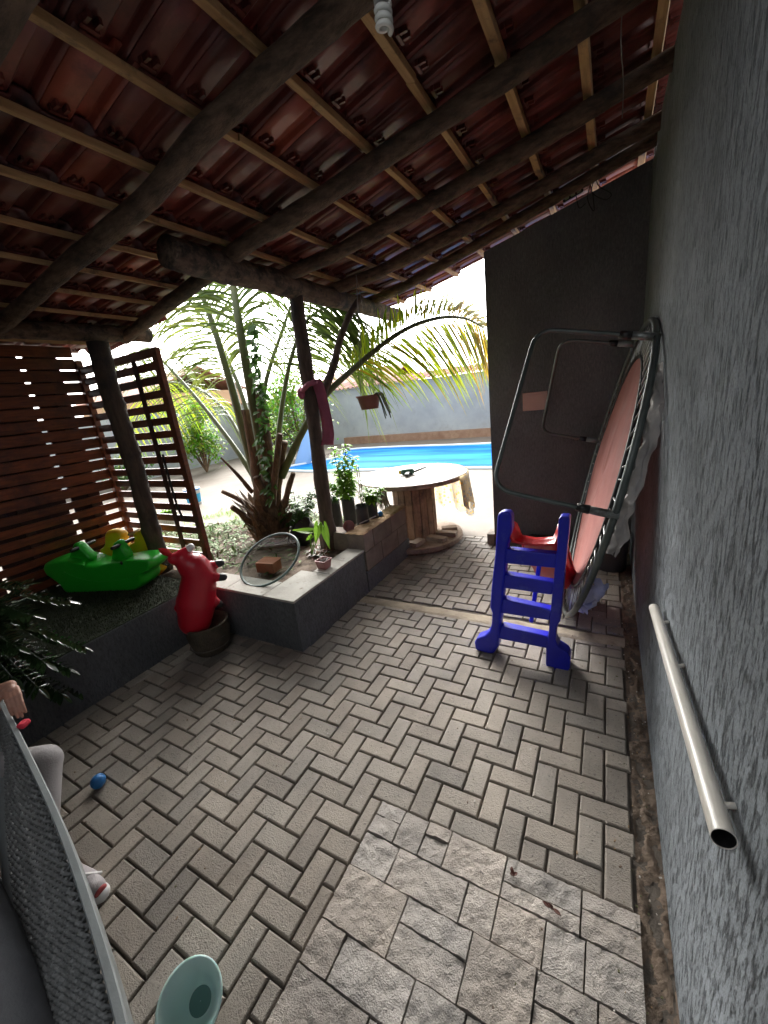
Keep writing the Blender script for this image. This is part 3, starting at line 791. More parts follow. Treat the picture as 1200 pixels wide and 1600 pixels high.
for (u0, v0, u1, v1, ya, yb, r0, r1) in ((425, 790, 438, 678, 3.2, 3.15, .045, .028), (405, 800, 347, 768, 3.2, 3.05, .04, .022), (395, 770, 345, 715, 3.25, 3.1, .03, .012), (445, 790, 458, 740, 3.2, 3.1, .035, .025), (395, 820, 362, 792, 3.2, 3.0, .04, .03), (420, 790, 400, 745, 3.2, 3.1, .05, .04)):
    stub(AY(u0, v0, ya), AY(u1, v1, yb), r0, r1)
def frond(ctrl, r0, nl, L, droop, t0=.3, cols=((1, 1, 1),), W=.022, side=None, hang=0.0, lo=.35, parent=None, name='frond', flip=1, yellow=None, spread=1.0):
    parent = parent or palm
    P = spline(ctrl, 12); n = len(P)
    rc = MB().tube(P, [r0 * (1 - .86 * (i / (n - 1)) ** .8) + .002 for i in range(n)], 8)
    ro = rc.build(name, m_rachis, parent, smooth=True)
    lf = MB()
    for s_ in (-1, 1):
        for k in range(nl):
            t = t0 + (1 - t0) * (k + .5 * R()) / nl; f = t * (n - 1); i = min(int(f), n - 2); p = P[i].lerp(P[i + 1], f - i)
            tg = (P[min(i + 2, n - 1)] - P[max(i - 1, 0)]).normalized()
            sd_ = side if side is not None else tg.cross(Vector((0, 0, 1)))
            sd_ = Vector(sd_); sd_ = (sd_ - tg * sd_.dot(tg)).normalized()
            nn = sd_.cross(tg)
            d = sd_ * s_ * spread * U(.8, 1.1) + tg * U(.55, .85) + nn * flip * lo * U(.2, .8) + Vector((0, 0, -hang * U(.6, 1.3)))
            q = (t - t0) / (1 - t0); ll = L * (.45 + .75 * sin(pi * min(1, .12 + q * .82))) * U(.8, 1.12)
            c = random.choice(cols); b = U(.75, 1.25)
            if yellow and R() < yellow * (.15 + 1.8 * q): c = (5.5 * U(.6, 1), 3.0 * U(.7, 1), .5)
            lf.leaf(p, d, nn, ll, W * U(.8, 1.2), droop * U(.5, 1.5), (c[0] * b, c[1] * b, c[2] * b), 5, .12)
    lo_ = lf.build('leaflets', m_palm, ro)
DG = ((.8, 1, .8), (1, 1.1, .8), (.6, .8, .6)); YG = ((4.6, 4.4, 1), (3.2, 3.6, 1), (2.4, 3.0, .9), (5.5, 4.6, .8)); PG = ((1.6, 1.6, 1.9), (1.2, 1.3, 1.3), (2.0, 1.8, 1.6), (1, 1.1, .9))
TOP = lambda u, v, y: AY(u, v, y)
frond([TOP(420, 750, 3.3), TOP(405, 680, 3.25), TOP(383, 560, 3.2), TOP(365, 450, 3.2), TOP(350, 340, 3.25), TOP(310, 230, 3.3)], .075, 60, .75, .5, .46, DG, .03, side=(1, .25, .1), spread=1.0, hang=.1)
frond([TOP(405, 760, 3.3), TOP(385, 690, 3.3), TOP(358, 590, 3.3), TOP(330, 500, 3.3), TOP(300, 430, 3.3), TOP(250, 370, 3.4)], .068, 60, .85, .6, .40, PG, .026, side=(1, .2, .2), hang=.15)
frond([TOP(400, 750, 3.35), TOP(360, 690, 3.4), TOP(305, 620, 3.5), TOP(250, 560, 3.6), TOP(225, 545, 3.7), TOP(190, 580, 3.8)], .035, 60, .8, .8, .3, PG, .022, side=(.4, .9, 0), hang=.25)
frond([TOP(405, 740, 3.4), TOP(385, 640, 3.5), TOP(355, 560, 3.7), TOP(320, 500, 3.9), TOP(270, 450, 4.1), TOP(215, 470, 4.3)], .035, 55, .8, .8, .3, PG, .02, side=(.5, 1, 0), hang=.3)
frond([TOP(430, 740, 3.4), TOP(440, 640, 3.6), TOP(455, 560, 3.8), TOP(480, 500, 4.0), TOP(530, 480, 4.3), TOP(590, 520, 4.5)], .035, 60, .85, .7, .3, PG, .022, side=(.4, 1, 0), hang=.2)
frond([TOP(420, 740, 3.4), TOP(412, 620, 3.5), TOP(440, 520, 3.9), TOP(470, 450, 4.0), TOP(520, 420, 4.1)], .035, 55, .85, .6, .35, DG, .024, side=(1, .4, 0), hang=.2)
frond([TOP(440, 745, 3.35), TOP(470, 680, 3.38), TOP(505, 622, 3.45), TOP(555, 574, 3.6), TOP(605, 533, 3.85), TOP(648, 508, 4.15), TOP(692, 496, 4.5), TOP(728, 498, 4.8), TOP(756, 512, 5.0)], .045, 120, .60, .42, .36, YG, .020, side=(-.15, .35, .95), hang=.16, lo=.15, yellow=.5)
0 and frond([TOP(430, 750, 3.4), TOP(445, 650, 3.8), TOP(480, 600, 4.2), TOP(540, 590, 4.6), TOP(600, 640, 5.0)], .028, 44, .7, .8, .3, PG, .02, side=(.4, 1, 0), hang=.4)
frond([TOP(405, 745, 3.4), TOP(350, 640, 3.9), TOP(290, 600, 4.3), TOP(240, 610, 4.6), TOP(200, 680, 4.8)], .028, 48, .7, .8, .3, YG, .02, side=(.4, 1, 0), hang=.4, yellow=.08)
0 and frond([TOP(430, 740, 3.3), TOP(445, 640, 3.1), TOP(435, 540, 2.95), TOP(425, 450, 2.85), TOP(420, 380, 2.8)], .03, 46, .6, .4, .4, DG, .024, side=(1, .2, .1), hang=.1)
# vine of round leaves climbing the palm
vn = MB(); random.seed(8)
vp = spline([AY(425, 780, 3.15), AY(410, 700, 3.15), AY(412, 630, 3.1), AY(402, 570, 3.1), AY(398, 510, 3.05)], 10)
for p in vp:
    for _ in range(4): vn.leaf(p + Vector((U(-.04, .04), U(-.04, .04), 0)), (U(-1, 1), U(-1, .2), U(-.6, .5)), (0, -1, .5), U(.06, .10), U(.035, .055), .3, (U(.7, 1.5),) * 3, 4)
vn.tube(vp, .006, 5); vn.build('climbing_vine', m_leaf, palm)

# ================================================================== SMALL THINGS ON THE PLANTER
def bag(u, v, y, r, h, label, i):
    p = AY(u, v, y); h += p.z - .37; p.z = .37; o = thing('grow_bag', p, label, 'plant pot', 'black grow bags behind the planter wall')
    prof = [(.001, 0), (r * .95, 0), (r, .02), (r * 1.03, h * .5), (r * .98, h * .9), (r, h), (r * .93, h * .985), (r * .9, h * .86), (.001, h * .85)]
    mb = MB().lathe(prof, p, 20); mb.v = [(x + .008 * noise.noise(Vector((x * 30, y_ * 30, z * 15))), y_ + .008 * noise.noise(Vector((x * 30, y_ * 30, z * 15 + 9))), z) for x, y_, z in mb.v]
    mb.build('bag', m_bag, o, smooth=True)
    MB().lathe([(.001, h * .88), (r * .89, h * .875)], p, 16).build('soil', m_soil, o)
    return o, p + Vector((0, 0, h * .88))
def sprig(o, p, hgt, n, L, W, m, seed, spread=.12, cols=(1.3, .7)):
    random.seed(seed); mb = MB(); stm = MB()
    for k in range(n):
        top = p + Vector((U(-spread, spread), U(-spread, spread), hgt * U(.6, 1)))
        P = spline([p, p.lerp(top, .5) + Vector((U(-.02, .02), U(-.02, .02), 0)), top], 6); stm.tube(P, [.004] * len(P), 5)
        for i, q in enumerate(P[3:]):
            for _ in range(3):
                a = U(0, 2 * pi); mb.leaf(q, (cos(a), sin(a), U(-.1, .6)), (0, 0, 1), L * U(.7, 1.2), W * U(.7, 1.2), .35, (U(cols[1], cols[0]),) * 3, 4)
    stm.build('stem', m_rachis, o); mb.build('foliage', m, o)
o, p = bag(526, 806, 3.75, .062, .20, 'narrow black grow bag at the left of the seedling row, nearest the post', 0); sprig(o, p, .14, 3, .07, .03, m_leaf, 1, .05)
o, p = bag(547, 806, 3.70, .078, .22, 'tallest black grow bag holding the high light green climbing shrub', 1)
random.seed(4); mb = MB(); stm = MB()
for (u, v) in ((520, 700), (540, 695), (528, 735), (552, 715), (516, 755), (535, 720), (545, 745)):
    tp = AY(u, v, 3.65); P = spline([p, p.lerp(tp, .5) + Vector((U(-.03, .03), 0, 0)), tp], 8); stm.tube(P, .004, 5)
    for q in P[4:]:
        for _ in range(6):
            a = U(0, 2 * pi); mb.leaf(q, (cos(a), sin(a), U(-.3, .5)), (0, 0, 1), U(.06, .11), U(.03, .05), .3, (U(.8, 1.5),) * 3, 4)
stm.build('stem', m_rachis, o); mb.build('foliage', m_leafl, o)
o, p = bag(567, 812, 3.45, .068, .17, 'black grow bag with a wispy tall seedling, second from the right', 2); sprig(o, p, .50, 2, .05, .014, m_leaf, 5, .05); 
o, p = bag(583, 806, 3.62, .058, .19, 'black grow bag with a bushy bright green seedling beside the spool table', 3); sprig(o, p, .20, 9, .09, .035, m_leafl, 6, .13)
# leafy dark sapling behind post
sp_ = thing('leafy_sapling', AY(470, 835, 3.5), 'straggly dark green sapling with pointed leaves left of the post', 'plant')
sprig(sp_, AY(470, 835, 3.5), .55, 17, .11, .045, m_leaf, 11, .28, (1.6, .6))
# dark tub lying tilted
tp = AY(470, 830, 3.25); mrot = Matrix.Rotation(radians(38), 3, 'X') @ Matrix.Rotation(radians(-18), 3, 'Y')
tub = thing('black_tub', tp, 'wide black plastic tub lying tilted behind the post, wire handle up', 'tub')
MB().lathe([(.001, -.14), (.13, -.14), (.17, .02), (.18, .03), (.165, .02), (.12, -.12), (.001, -.12)], tp, 26, mrot).build('tub_body', m_tub, tub, smooth=True)
hp = AY(497, 812, 3.1); MB().tube([hp + Vector((.05 * cos(a), 0, .09 * sin(a))) for a in [pi * i / 12 for i in range(13)]], .004, 6).build('handle', m_spring, tub)
# taro plant
tb = AZ(487, 868, .42); taro = thing('taro_plant', tb, 'small plant with broad lime arrow-shaped leaves at the foot of the post', 'plant')
def heart(mb, tip, base, wd, nrm, col):
    tip = Vector(tip); base = Vector(base); d = tip - base; sx = d.cross(Vector(nrm)).normalized(); L = d.length; pts = []
    prof = [(0, 0), (-.28, .22), (-.2, .42), (.1, .5), (.4, .42), (.7, .22), (1, 0)]
    rt = [base + d * t + sx * wd * w_ for t, w_ in prof]; lf = [base + d * t - sx * wd * w_ for t, w_ in prof]
    vs = rt + lf; n = 7; fs = []; md = [base + d * max(0, t) + Vector(nrm) * -.012 for t, _ in prof]; vs += md
    for i in range(6): fs += [(i, i + 1, 14 + i + 1, 14 + i), (7 + i + 1, 7 + i, 14 + i, 14 + i + 1)]
    mb.add(vs, fs, col)
hm = MB(); stm = MB()
for (a, b, wd, nr) in (((456, 828), (484, 829), .075, (0, -.5, 1)), ((515, 858), (506, 824), .09, (0, -1, .3)), ((493, 850), (497, 822), .08, (.3, -1, .3)), ((478, 845), (486, 838), .05, (0, -1, .3))):
    ba, bb = AY(*a, 2.62), AY(*b, 2.66); heart(hm, ba, bb, wd, Vector(nr).normalized(), (U(.8, 1.4),) * 3); stm.tube(spline([tb, tb.lerp(bb, .5) + Vector((0, 0, .02)), bb], 6), .004, 5)
stm.build('stem', m_leafl, taro); hm.build('leaf_blades', m_leafl, taro)
br_ = MB(); random.seed(77)
for k in range(70):
    a = U(0, 2 * pi); br_.leaf(AZ(490, 868, .41) + Vector((U(-.06, .12), U(-.04, .1), 0)), (cos(a), sin(a), U(.3, 1.2)), (0, 0, 1), U(.08, .16), .03, .4, (U(.5, 1.6), U(.4, 1.0), U(.4, .9)), 4)
tag(br_.build('bromeliad', mat('bromeliad_brown', (.12, .06, .04), .5, (.1, .12, .04), 9, transl=.2)), 'low brownish rosette of leaves between the post and the hoop', 'plant')
# pink square pot on cap
pp = AZ(507, 887, .466); pk = thing('pink_planter_pot', pp, 'small square dusky pink pot on the planter edge with crumpled bits inside', 'plant pot')
q_ = MB(); w0, w1, hh = .042, .055, .075
vs = [(pp.x + sx * a, pp.y + sy * a, pp.z + z) for (a, z) in ((w0, 0), (w1, hh), (w1 + .006, hh), (w1 + .006, hh + .008), (w1 - .006, hh + .008), (w0 - .006, .012)) for sx, sy in ((-1, -1), (1, -1), (1, 1), (-1, 1))]
fs = [(3, 2, 1, 0)] + [(k * 4 + j, k * 4 + (j + 1) % 4, k * 4 + 4 + (j + 1) % 4, k * 4 + 4 + j) for k in range(5) for j in range(4)] + [(20, 21, 22, 23)]
q_.add(vs, fs); q_.build('pot', m_pinkpot, pk, bevel=.004)
cr = MB()
for k in range(9): cr.leaf(pp + Vector((U(-.03, .03), U(-.03, .03), .06)), (U(-1, 1), U(-1, 1), .6), (0, 0, 1), U(.03, .06), U(.02, .035), .2, (U(.6, 1.2),) * 3, 3)
cr.build('crumpled_bits', m_pad, pk)
# cup, rattle
cpz = AY(545, 822, 3.2); ax = Vector((0, 0, H)) - cpz; ax = (ax.normalized() + Vector((.1, 0, .1))).normalized(); qm = ax.to_track_quat('Z', 'Y').to_matrix()
tag(MB().lathe([(.001, -.07), (.035, -.07), (.058, 0), (.061, 0), (.061, .004), (.055, .003), (.032, -.062), (.001, -.062)], cpz, 24, qm).build('pink_cup', m_pinkpot, smooth=True), 'dusty pink plastic cup lying mouth forward beside the block wall', 'cup')
rt = thing('toy_maraca', AX(594, 803, -2.2), 'small blue-headed toy rattle on the sandy top of the block wall', 'toy')
b0 = AX(594, 803, -2.2); b1 = AY(562, 818, 3.3)
MB().ell(b0 + Vector((0, 0, .0)), (.032, .032, .034)).build('head', m_ballblue, rt, smooth=True)
MB().tube([b0, b1], [.008, .006], 8).build('handle', m_cap, rt, smooth=True)
# clay brick behind the hoop
cb0 = AZ(418, 893, .425); cbk = MB(); mr = Matrix.Rotation(radians(8), 3, 'Z')
cbk.box(cb0 + Vector((0, .03, .05)), (.20, .13, .10), mr)
for k in range(6): cbk.box(cb0 + mr @ Vector((0, -.032 + .022 * k, .052)) + Vector((0, .03, .048)), (.20, .010, .008), mr)
tag(cbk.build('hollow_brick', m_clay, bevel=.002, bseg=1), 'orange ribbed clay brick lying on the soil behind the round hoop', 'brick')
# round hoop with a net/clear disc
pA, pB = AZ(395, 915, .470), AZ(440, 905, .470)
pts2 = [(417, 838, 2.42), (470, 850, 2.30), (365, 890, 2.30)]
cen = AY(418, 875, 2.33)
P1 = AZ(415, 915, .475)          # foot
P2 = AY(430, 836, 2.56)          # top
e_up = (P2 - P1); rad_ = e_up.length / 2; cen = (P1 + P2) / 2 + Vector((-.015, 0, 0)); e_up.normalize()
e_sd = Vector((1, .2, .16)); e_sd = (e_sd - e_up * e_sd.dot(e_up)).normalized()
hoop = thing('round_glass_disc', P1, 'round clear disc with a thick green-grey rim leaning on the planter cap', 'glass disc')
ra, rb = rad_, .305
ringp = [cen + e_up * (ra * cos(t)) + e_sd * (rb * sin(t)) for t in [2 * pi * i / 64 for i in range(64)]]
MB().tube(ringp, .011, 10, closed=True).build('rim', m_glassrim, hoop, smooth=True)
gl = bpy.data.materials.new('thin_glass'); gl.use_nodes = True; nn_ = gl.node_tree
for x in list(nn_.nodes): nn_.nodes.remove(x)
o_ = nn_.nodes.new('ShaderNodeOutputMaterial'); tr_ = nn_.nodes.new('ShaderNodeBsdfTransparent'); gs = nn_.nodes.new('ShaderNodeBsdfGlossy'); mx_ = nn_.nodes.new('ShaderNodeMixShader')
tr_.inputs[0].default_value = (.62, .66, .65, 1); gs.inputs['Roughness'].default_value = .08; gs.inputs[0].default_value = (.8, .85, .85, 1); mx_.inputs[0].default_value = .07
nn_.links.new(tr_.outputs[0], mx_.inputs[1]); nn_.links.new(gs.outputs[0], mx_.inputs[2]); nn_.links.new(mx_.outputs[0], o_.inputs[0])
gd = MB(); gd.add(ringp, [tuple(range(64))]); gd.build('disc', gl, hoop)

# hanging pot
hp = AY(577, 629, 3.1); hg = thing('hanging_pot', hp, 'brown plastic pot hanging on thin chains beside the yellowing frond', 'plant pot')
MB().lathe([(.001, -.055), (.075, -.055), (.10, .045), (.11, .05), (.11, .062), (.10, .062), (.095, .04), (.001, .035)], hp, 26).build('pot', m_potbrown, hg, smooth=True)
hk = Vector((hp.x + .02, hp.y, 2.86)); ch = MB()
for k in range(3):
    a = 2 * pi * k / 3 + .4; ch.tube([hp + Vector((.105 * cos(a), .105 * sin(a), .055)), hk], .0022, 4)
ch.build('chains', m_wire, hg)
tr2 = MB(); random.seed(55)
for k in range(7):
    a = U(-.6, .8); P = spline([hp + Vector((.05, 0, .05)), hp + Vector((.12 * cos(a), .1 * sin(a), .07)), hp + Vector((.16 * cos(a), .1 * sin(a), -.02)), hp + Vector((.19 * cos(a), .1 * sin(a), -U(.05, .15)))], 5); tr2.tube(P, .005, 5)
tr2.build('trailing_stems', m_rachis, hg)
# pink cloth on post
pc = MB(); random.seed(2); cols_ = 9; rws = 22; vs = []
path = [AY(493, 592, 3.06), AY(502, 618, 3.08), AY(509, 648, 3.08), AY(513, 675, 3.08), AY(511, 694, 3.08)]
sp2 = spline(path, 6)
for i, q in enumerate(sp2):
    wdt = .055 + .02 * (i / len(sp2))
    for j in range(cols_):
        a = j / (cols_ - 1) - .5; vs.append(q + Vector((a * wdt * 2, -.03 * cos(a * pi) - .012 * sin(a * 22 + i * .2), 0)) + Vector((0, 0, -abs(a) * .02)))
n_ = len(sp2); pc.add(vs, [(i * cols_ + j, (i + 1) * cols_ + j, (i + 1) * cols_ + j + 1, i * cols_ + j + 1) for i in range(n_ - 1) for j in range(cols_ - 1)])
pc.ell(AY(471, 615, 3.0), (.035, .03, .05)); pc.tube([AY(471, 612, 3.0), AY(482, 600, 2.92), AY(494, 597, 2.94)], .02, 8)
tag(pc.build('pink_cloth', m_pinkcloth, smooth=True, solid=.006), 'dusky pink cloth tied round the planter post and hanging down', 'cloth')

# ================================================================== CABLE SPOOL TABLE
SC = Vector((-2.20, 4.60, 0)); tbl = thing('spool_table', SC, 'wooden cable spool used as a table beside the block wall', 'table')
MB().lathe([(.001, .03), (.60, .03), (.605, .035), (.605, .085), (.60, .09), (.001, .09)], SC, 56).build('base_disc', m_spooltop, tbl, bevel=.003, auto=30)
MB().lathe([(.001, .85), (.70, .85), (.705, .855), (.705, .895), (.70, .90), (.001, .90)], SC, 56).build('tabletop', m_spooltop, tbl, auto=30)
cr_ = MB()
for k in range(18):
    a = 2 * pi * k / 18; cr_.beam(SC + Vector((.26 * cos(a), .26 * sin(a), .0905)), SC + Vector((.26 * cos(a), .26 * sin(a), .8495)), .086, .028, (cos(a), sin(a), 0), tuple([U(.75, 1.2)] * 3))
cr_.build('core_staves', m_spool, tbl, bevel=.003, bseg=1)
MB().lathe([(.52, -.01), (.56, -.01), (.56, .0295), (.52, .0295)], SC, 48).build('foot_ring', m_spool, tbl)
for (u, v, lab, rz) in ((697, 841, 'pale wood offcut nearest the spool core, lying on the base disc', 80), (680, 828, 'wood offcut pointing left-front on the spool base', -8), (708, 829, 'middle wood offcut on the spool base, longest of the four', 14), (697, 816, 'rearmost wood offcut on the spool base disc', 30)): pass
offs = [((.18, -.40), 78, .20, 'front wood offcut on the spool base, pointing at the viewer'), ((.37, -.22), 168, .25, 'second wood offcut from the front on the spool base'), ((.43, -.02), 184, .26, 'third wood offcut from the front on the spool base'), ((.40, .17), 205, .20, 'rearmost wood offcut on the spool base')]
for (dx, dy), az, L, lab in offs:
    mb = MB().box(SC + Vector((dx, dy, .1185)), (L, .11, .054), Matrix.Rotation(radians(az), 3, 'Z'), tuple([U(.8, 1.2)] * 3))
    tag(mb.build('wood_offcut', m_spooltop, bevel=.003, bseg=1), lab, 'wood block', 'offcuts on the spool base')
# tablecloth: white centre lying on top, floral skirt hanging at the right
def cloth_mat():
    m = bpy.data.materials.new('floral_cloth'); m.use_nodes = True; n = m.node_tree; L = n.links; b = n.nodes['Principled BSDF']
    tc = n.nodes.new('ShaderNodeTexCoord'); v = n.nodes.new('ShaderNodeTexVoronoi'); v.inputs['Scale'].default_value = 16; L.new(tc.outputs['Object'], v.inputs[0])
    cr = n.nodes.new('ShaderNodeValToRGB'); e = cr.color_ramp.elements
    e[0].color = (.55, .12, .08, 1); e[0].position = .0; e[1].color = (.62, .50, .30, 1); e[1].position = .62
    for p_, c_ in ((.18, (.65, .38, .08, 1)), (.32, (.55, .42, .2, 1)), (.45, (.22, .28, .42, 1)), (.52, (.62, .5, .3, 1))):
        x = e.new(p_); x.color = c_
    L.new(v.outputs['Distance'], cr.inputs[0]); L.new(cr.outputs[0], b.inputs['Base Color']); b.inputs['Roughness'].default_value = .6
    t = n.nodes.new('ShaderNodeBsdfTranslucent'); L.new(cr.outputs[0], t.inputs[0]); ms = n.nodes.new('ShaderNodeMixShader'); ms.inputs[0].default_value = .5
    L.new(b.outputs[0], ms.inputs[1]); L.new(t.outputs[0], ms.inputs[2]); L.new(ms.outputs[0], n.nodes['Material Output'].inputs[0]); return m
m_floral = cloth_mat()
cl = thing('tablecloth', SC + Vector((0, 0, .90)), 'worn white cloth over the spool table with a floral flap hanging right', 'tablecloth')
tpc = MB(); vs = []; NR, NA = 14, 72
for i in range(NR + 1):
    for k in range(NA):
        a = 2 * pi * k / NA; r = .70 * i / NR * (1 + .012 * sin(7 * a)) + .001
        vs.append(SC + Vector((r * cos(a), r * sin(a), .9045 + .003 * noise.noise(Vector((r * 6 * cos(a), r * 6 * sin(a), 0))))))
tpc.add(vs, [(i * NA + k, i * NA + (k + 1) % NA, (i + 1) * NA + (k + 1) % NA, (i + 1) * NA + k) for i in range(NR) for k in range(NA)])
tpc.build('cloth_top', m_cloth_w, cl, smooth=True)
sk = MB(); vs = []; NA2, NZ = 70, 12
for k in range(NA2 + 1):
    a = radians(-14 + 122 * k / NA2); dep = .36 + .05 * abs(sin(k * .13)) + .04 * sin(k * .5) + .26 * max(0, min(1, (k - 14) / 10)) * (1 - .25 * max(0, (k - 40) / 30))
    for j in range(NZ + 1):
        t = j / NZ; r = .722 + t * (.035 + .03 * sin(k * .55)) ; vs.append(SC + Vector((r * cos(a), r * sin(a), .905 - dep * t)))
sk.add(vs, [(k * (NZ + 1) + j, (k + 1) * (NZ + 1) + j, (k + 1) * (NZ + 1) + j + 1, k * (NZ + 1) + j + 1) for k in range(NA2) for j in range(NZ)])
sk.build('cloth_skirt', m_floral, cl, smooth=True)
# dried-grass bunch hanging left of the top
dg = MB(); random.seed(99)
for k in range(60): dg.leaf(AY(598 + U(-6, 6), 768, 4.05), (U(-.4, .3), U(-.3, .3), -1), (0, -1, 0), U(.15, .28), .012, .1, (U(.6, 1.3),) * 3, 3)
tag(dg.build('dry_grass_bunch', mat('dry_straw', (.22, .19, .13), .8)), 'bunch of dry straw hanging at the left rim of the spool table', 'dried plant')
# tool
t0 = AZ(637, 737, .945); dr = thing('cordless_drill', t0, 'green and black power tool with a yellow end lying on the spool table', 'power tool')
d_ = Vector((.9, .25, 0)).normalized()
MB().tube([t0 - d_ * .09, t0 - d_ * .06, t0 + d_ * .05, t0 + d_ * .08], [.03, .042, .042, .03], 14).build('motor_housing', m_tool, dr, smooth=True)
MB().tube([t0 - d_ * .115, t0 - d_ * .085], [.026, .032], 14).build('end_cap', m_gold, dr, smooth=True)
MB().tube([t0 + d_ * .07, t0 + d_ * .10, t0 + d_ * .22 + Vector((0, .05, .035))], [.02, .016, .014], 10).build('spindle', m_steel, dr, smooth=True)
MB().beam(t0 + Vector((.02, 0, -.012)), t0 + Vector((.06, -.17, -.012)), .05, .04).build('grip', m_black, dr, bevel=.008)

# ================================================================== TOYS
def px_prism(outline, p0, nrm, thick, back=1.0):
    """outline traced on a vertical plane through p0; thickness along the plane's normal"""
    n = Vector(nrm).normalized(); return [AP(u, v, p0, n) for u, v in outline], -n * thick * back
def pillow(mb, outline, p0, nrm, thick, k_in=.5, n=5, sub=4):
    P = spline([tuple(AP(u, v, p0, nrm)) for u, v in outline] + [tuple(AP(*outline[0], p0, nrm))], sub)[:-1]
    c = sum(P, Vector()) / len(P); N_ = Vector(nrm).normalized(); L = []
    ks = [-1, -.985, -.93, -.8, -.6, -.3, 0, .3, .6, .8, .93, .985, 1]
    for k in ks:
        s_ = 1 - k_in * (1 - (1 - abs(k) ** 3.2) ** .42) if abs(k) < 1 else 1 - k_in
        for p in P:
            q = p - c; r = min(1, .10 / max(q.length, 1e-4)); s2 = 1 - (1 - s_) * max(r, .30); L.append(c + q * s2 + N_ * (thick / 2 * k))
    m = len(P); fs = [(a * m + i, a * m + (i + 1) % m, (a + 1) * m + (i + 1) % m, (a + 1) * m + i) for a in range(len(ks) - 1) for i in range(m)]
    fs += [tuple(range(m - 1, -1, -1)), tuple(range((len(ks) - 1) * m, len(ks) * m))]
    mb.add(L, fs); return mb
# green rocker: axis from tail to nose
tail = Vector((-4.66, 1.50, .70)); nose = Vector((-3.66, 1.86, .70)); ax = (nose - tail).normalized(); nr = Vector((ax.y, -ax.x, 0)); nr = nr if nr.y < 0 else -nr
pc0 = (tail + nose) / 2
gt = thing('rocking_toy', Vector((pc0.x, pc0.y, .465)), 'bright green crocodile-shaped plastic rocker with two raised handle horns', 'rocking toy', 'rocking toys on the bench')
body = [(83, 880), (86, 873), (96, 869), (108, 868), (118, 867), (140, 870), (150, 874), (168, 874), (184, 871), (200, 870), (215, 867), (232, 866), (246, 866), (252, 869), (253, 876), (248, 883), (239, 890), (240, 899), (238, 905), (228, 914), (212, 923), (192, 929), (170, 932), (150, 930), (132, 924), (118, 916), (110, 906), (98, 896), (88, 889)]
o = remesh(pillow(MB(), body, pc0 - nr * .06, nr, .27, .32).build('body', m_green, gt, smooth=True), .007, 5)
seat_ = [(150, 876), (160, 881), (180, 880), (196, 874), (182, 872), (166, 875)]
sw = MB(); P = spline([AP(u, v, pc0 + nr * .072, nr) for u, v in ((100, 893), (125, 903), (160, 908), (200, 903), (232, 890))], 6); sw.tube(P, .006, 6); sw.build('moulding_line', m_green, o, smooth=True)
for hn in ([(112, 872), (119, 850), (122, 847), (127, 848), (132, 853), (149, 874)], [(179, 873), (181, 849), (184, 845), (190, 845), (206, 872)]):
    remesh(pillow(MB(), hn, pc0 - nr * .05, nr, .10, .5).build('handle_horn', m_green, gt, smooth=True), .006, 4)
for (u, v) in ((121, 857), (184, 853)):
    c_ = AP(u, v, pc0, nr); MB().tube([c_ + nr * .07, c_ + nr * .055, c_ - nr * .18, c_ - nr * .195], [.015, .018, .018, .015], 12).build('grip_bar', m_black, gt, smooth=True)
c_ = AP(190, 880, pc0 + nr * .070, nr); MB().ell(c_, (.018, .012, .018)).build('eye', m_black, gt, smooth=True)
poly, off = px_prism([(100, 902), (140, 906), (190, 905), (232, 893), (225, 905), (190, 917), (150, 919), (118, 911)], pc0, nr, .30)
# yellow rocker behind
pc1 = pc0 - nr * .36 + ax * .22; yt = thing('rocking_toy', Vector((pc1.x, pc1.y, .465)), 'yellow animal-shaped rocker with a rounded seat back, behind the green one', 'rocking toy', 'rocking toys on the bench')
poly, off = px_prism([(150, 866), (165, 862), (185, 866), (205, 862), (235, 862), (246, 868), (262, 878), (266, 885), (260, 893), (240, 902), (215, 912), (185, 914), (160, 905), (145, 880)], pc1, nr, .24)
remesh(pillow(MB(), [(150, 866), (165, 862), (185, 866), (205, 862), (235, 862), (246, 868), (262, 878), (266, 885), (260, 893), (240, 902), (215, 912), (185, 914), (160, 905), (145, 880)], pc1, nr, .24).build('body', m_yellow, yt, smooth=True), .008, 5)
poly, off = px_prism([(163, 868), (161, 858), (168, 850), (169, 832), (175, 827), (188, 827), (196, 834), (198, 846), (204, 856), (203, 866)], pc1, nr, .10)
remesh(pillow(MB(), [(163, 870), (161, 858), (168, 850), (169, 832), (175, 827), (188, 827), (196, 834), (198, 846), (204, 856), (203, 870)], pc1, nr, .12).build('seat_back', m_yellow, yt, smooth=True), .007, 4)
poly, off = px_prism([(207, 866), (206, 850), (213, 845), (212, 833), (222, 826), (240, 821), (242, 824), (232, 832), (239, 839), (241, 850), (237, 856), (242, 862), (243, 868)], pc1, nr, .11)
remesh(pillow(MB(), [(207, 870), (206, 850), (213, 845), (212, 833), (222, 826), (240, 821), (242, 824), (232, 832), (239, 839), (241, 850), (237, 856), (242, 862), (243, 870)], pc1, nr, .12).build('head', m_yellow, yt, smooth=True), .006, 3)
c_ = AP(211, 831, pc1 + nr * .02, nr); MB().tube([c_ + nr * .08, c_ - nr * .16], .014, 12).build('grip_bar', mat('grip_tan', (.35, .26, .12), .6), yt, smooth=True)

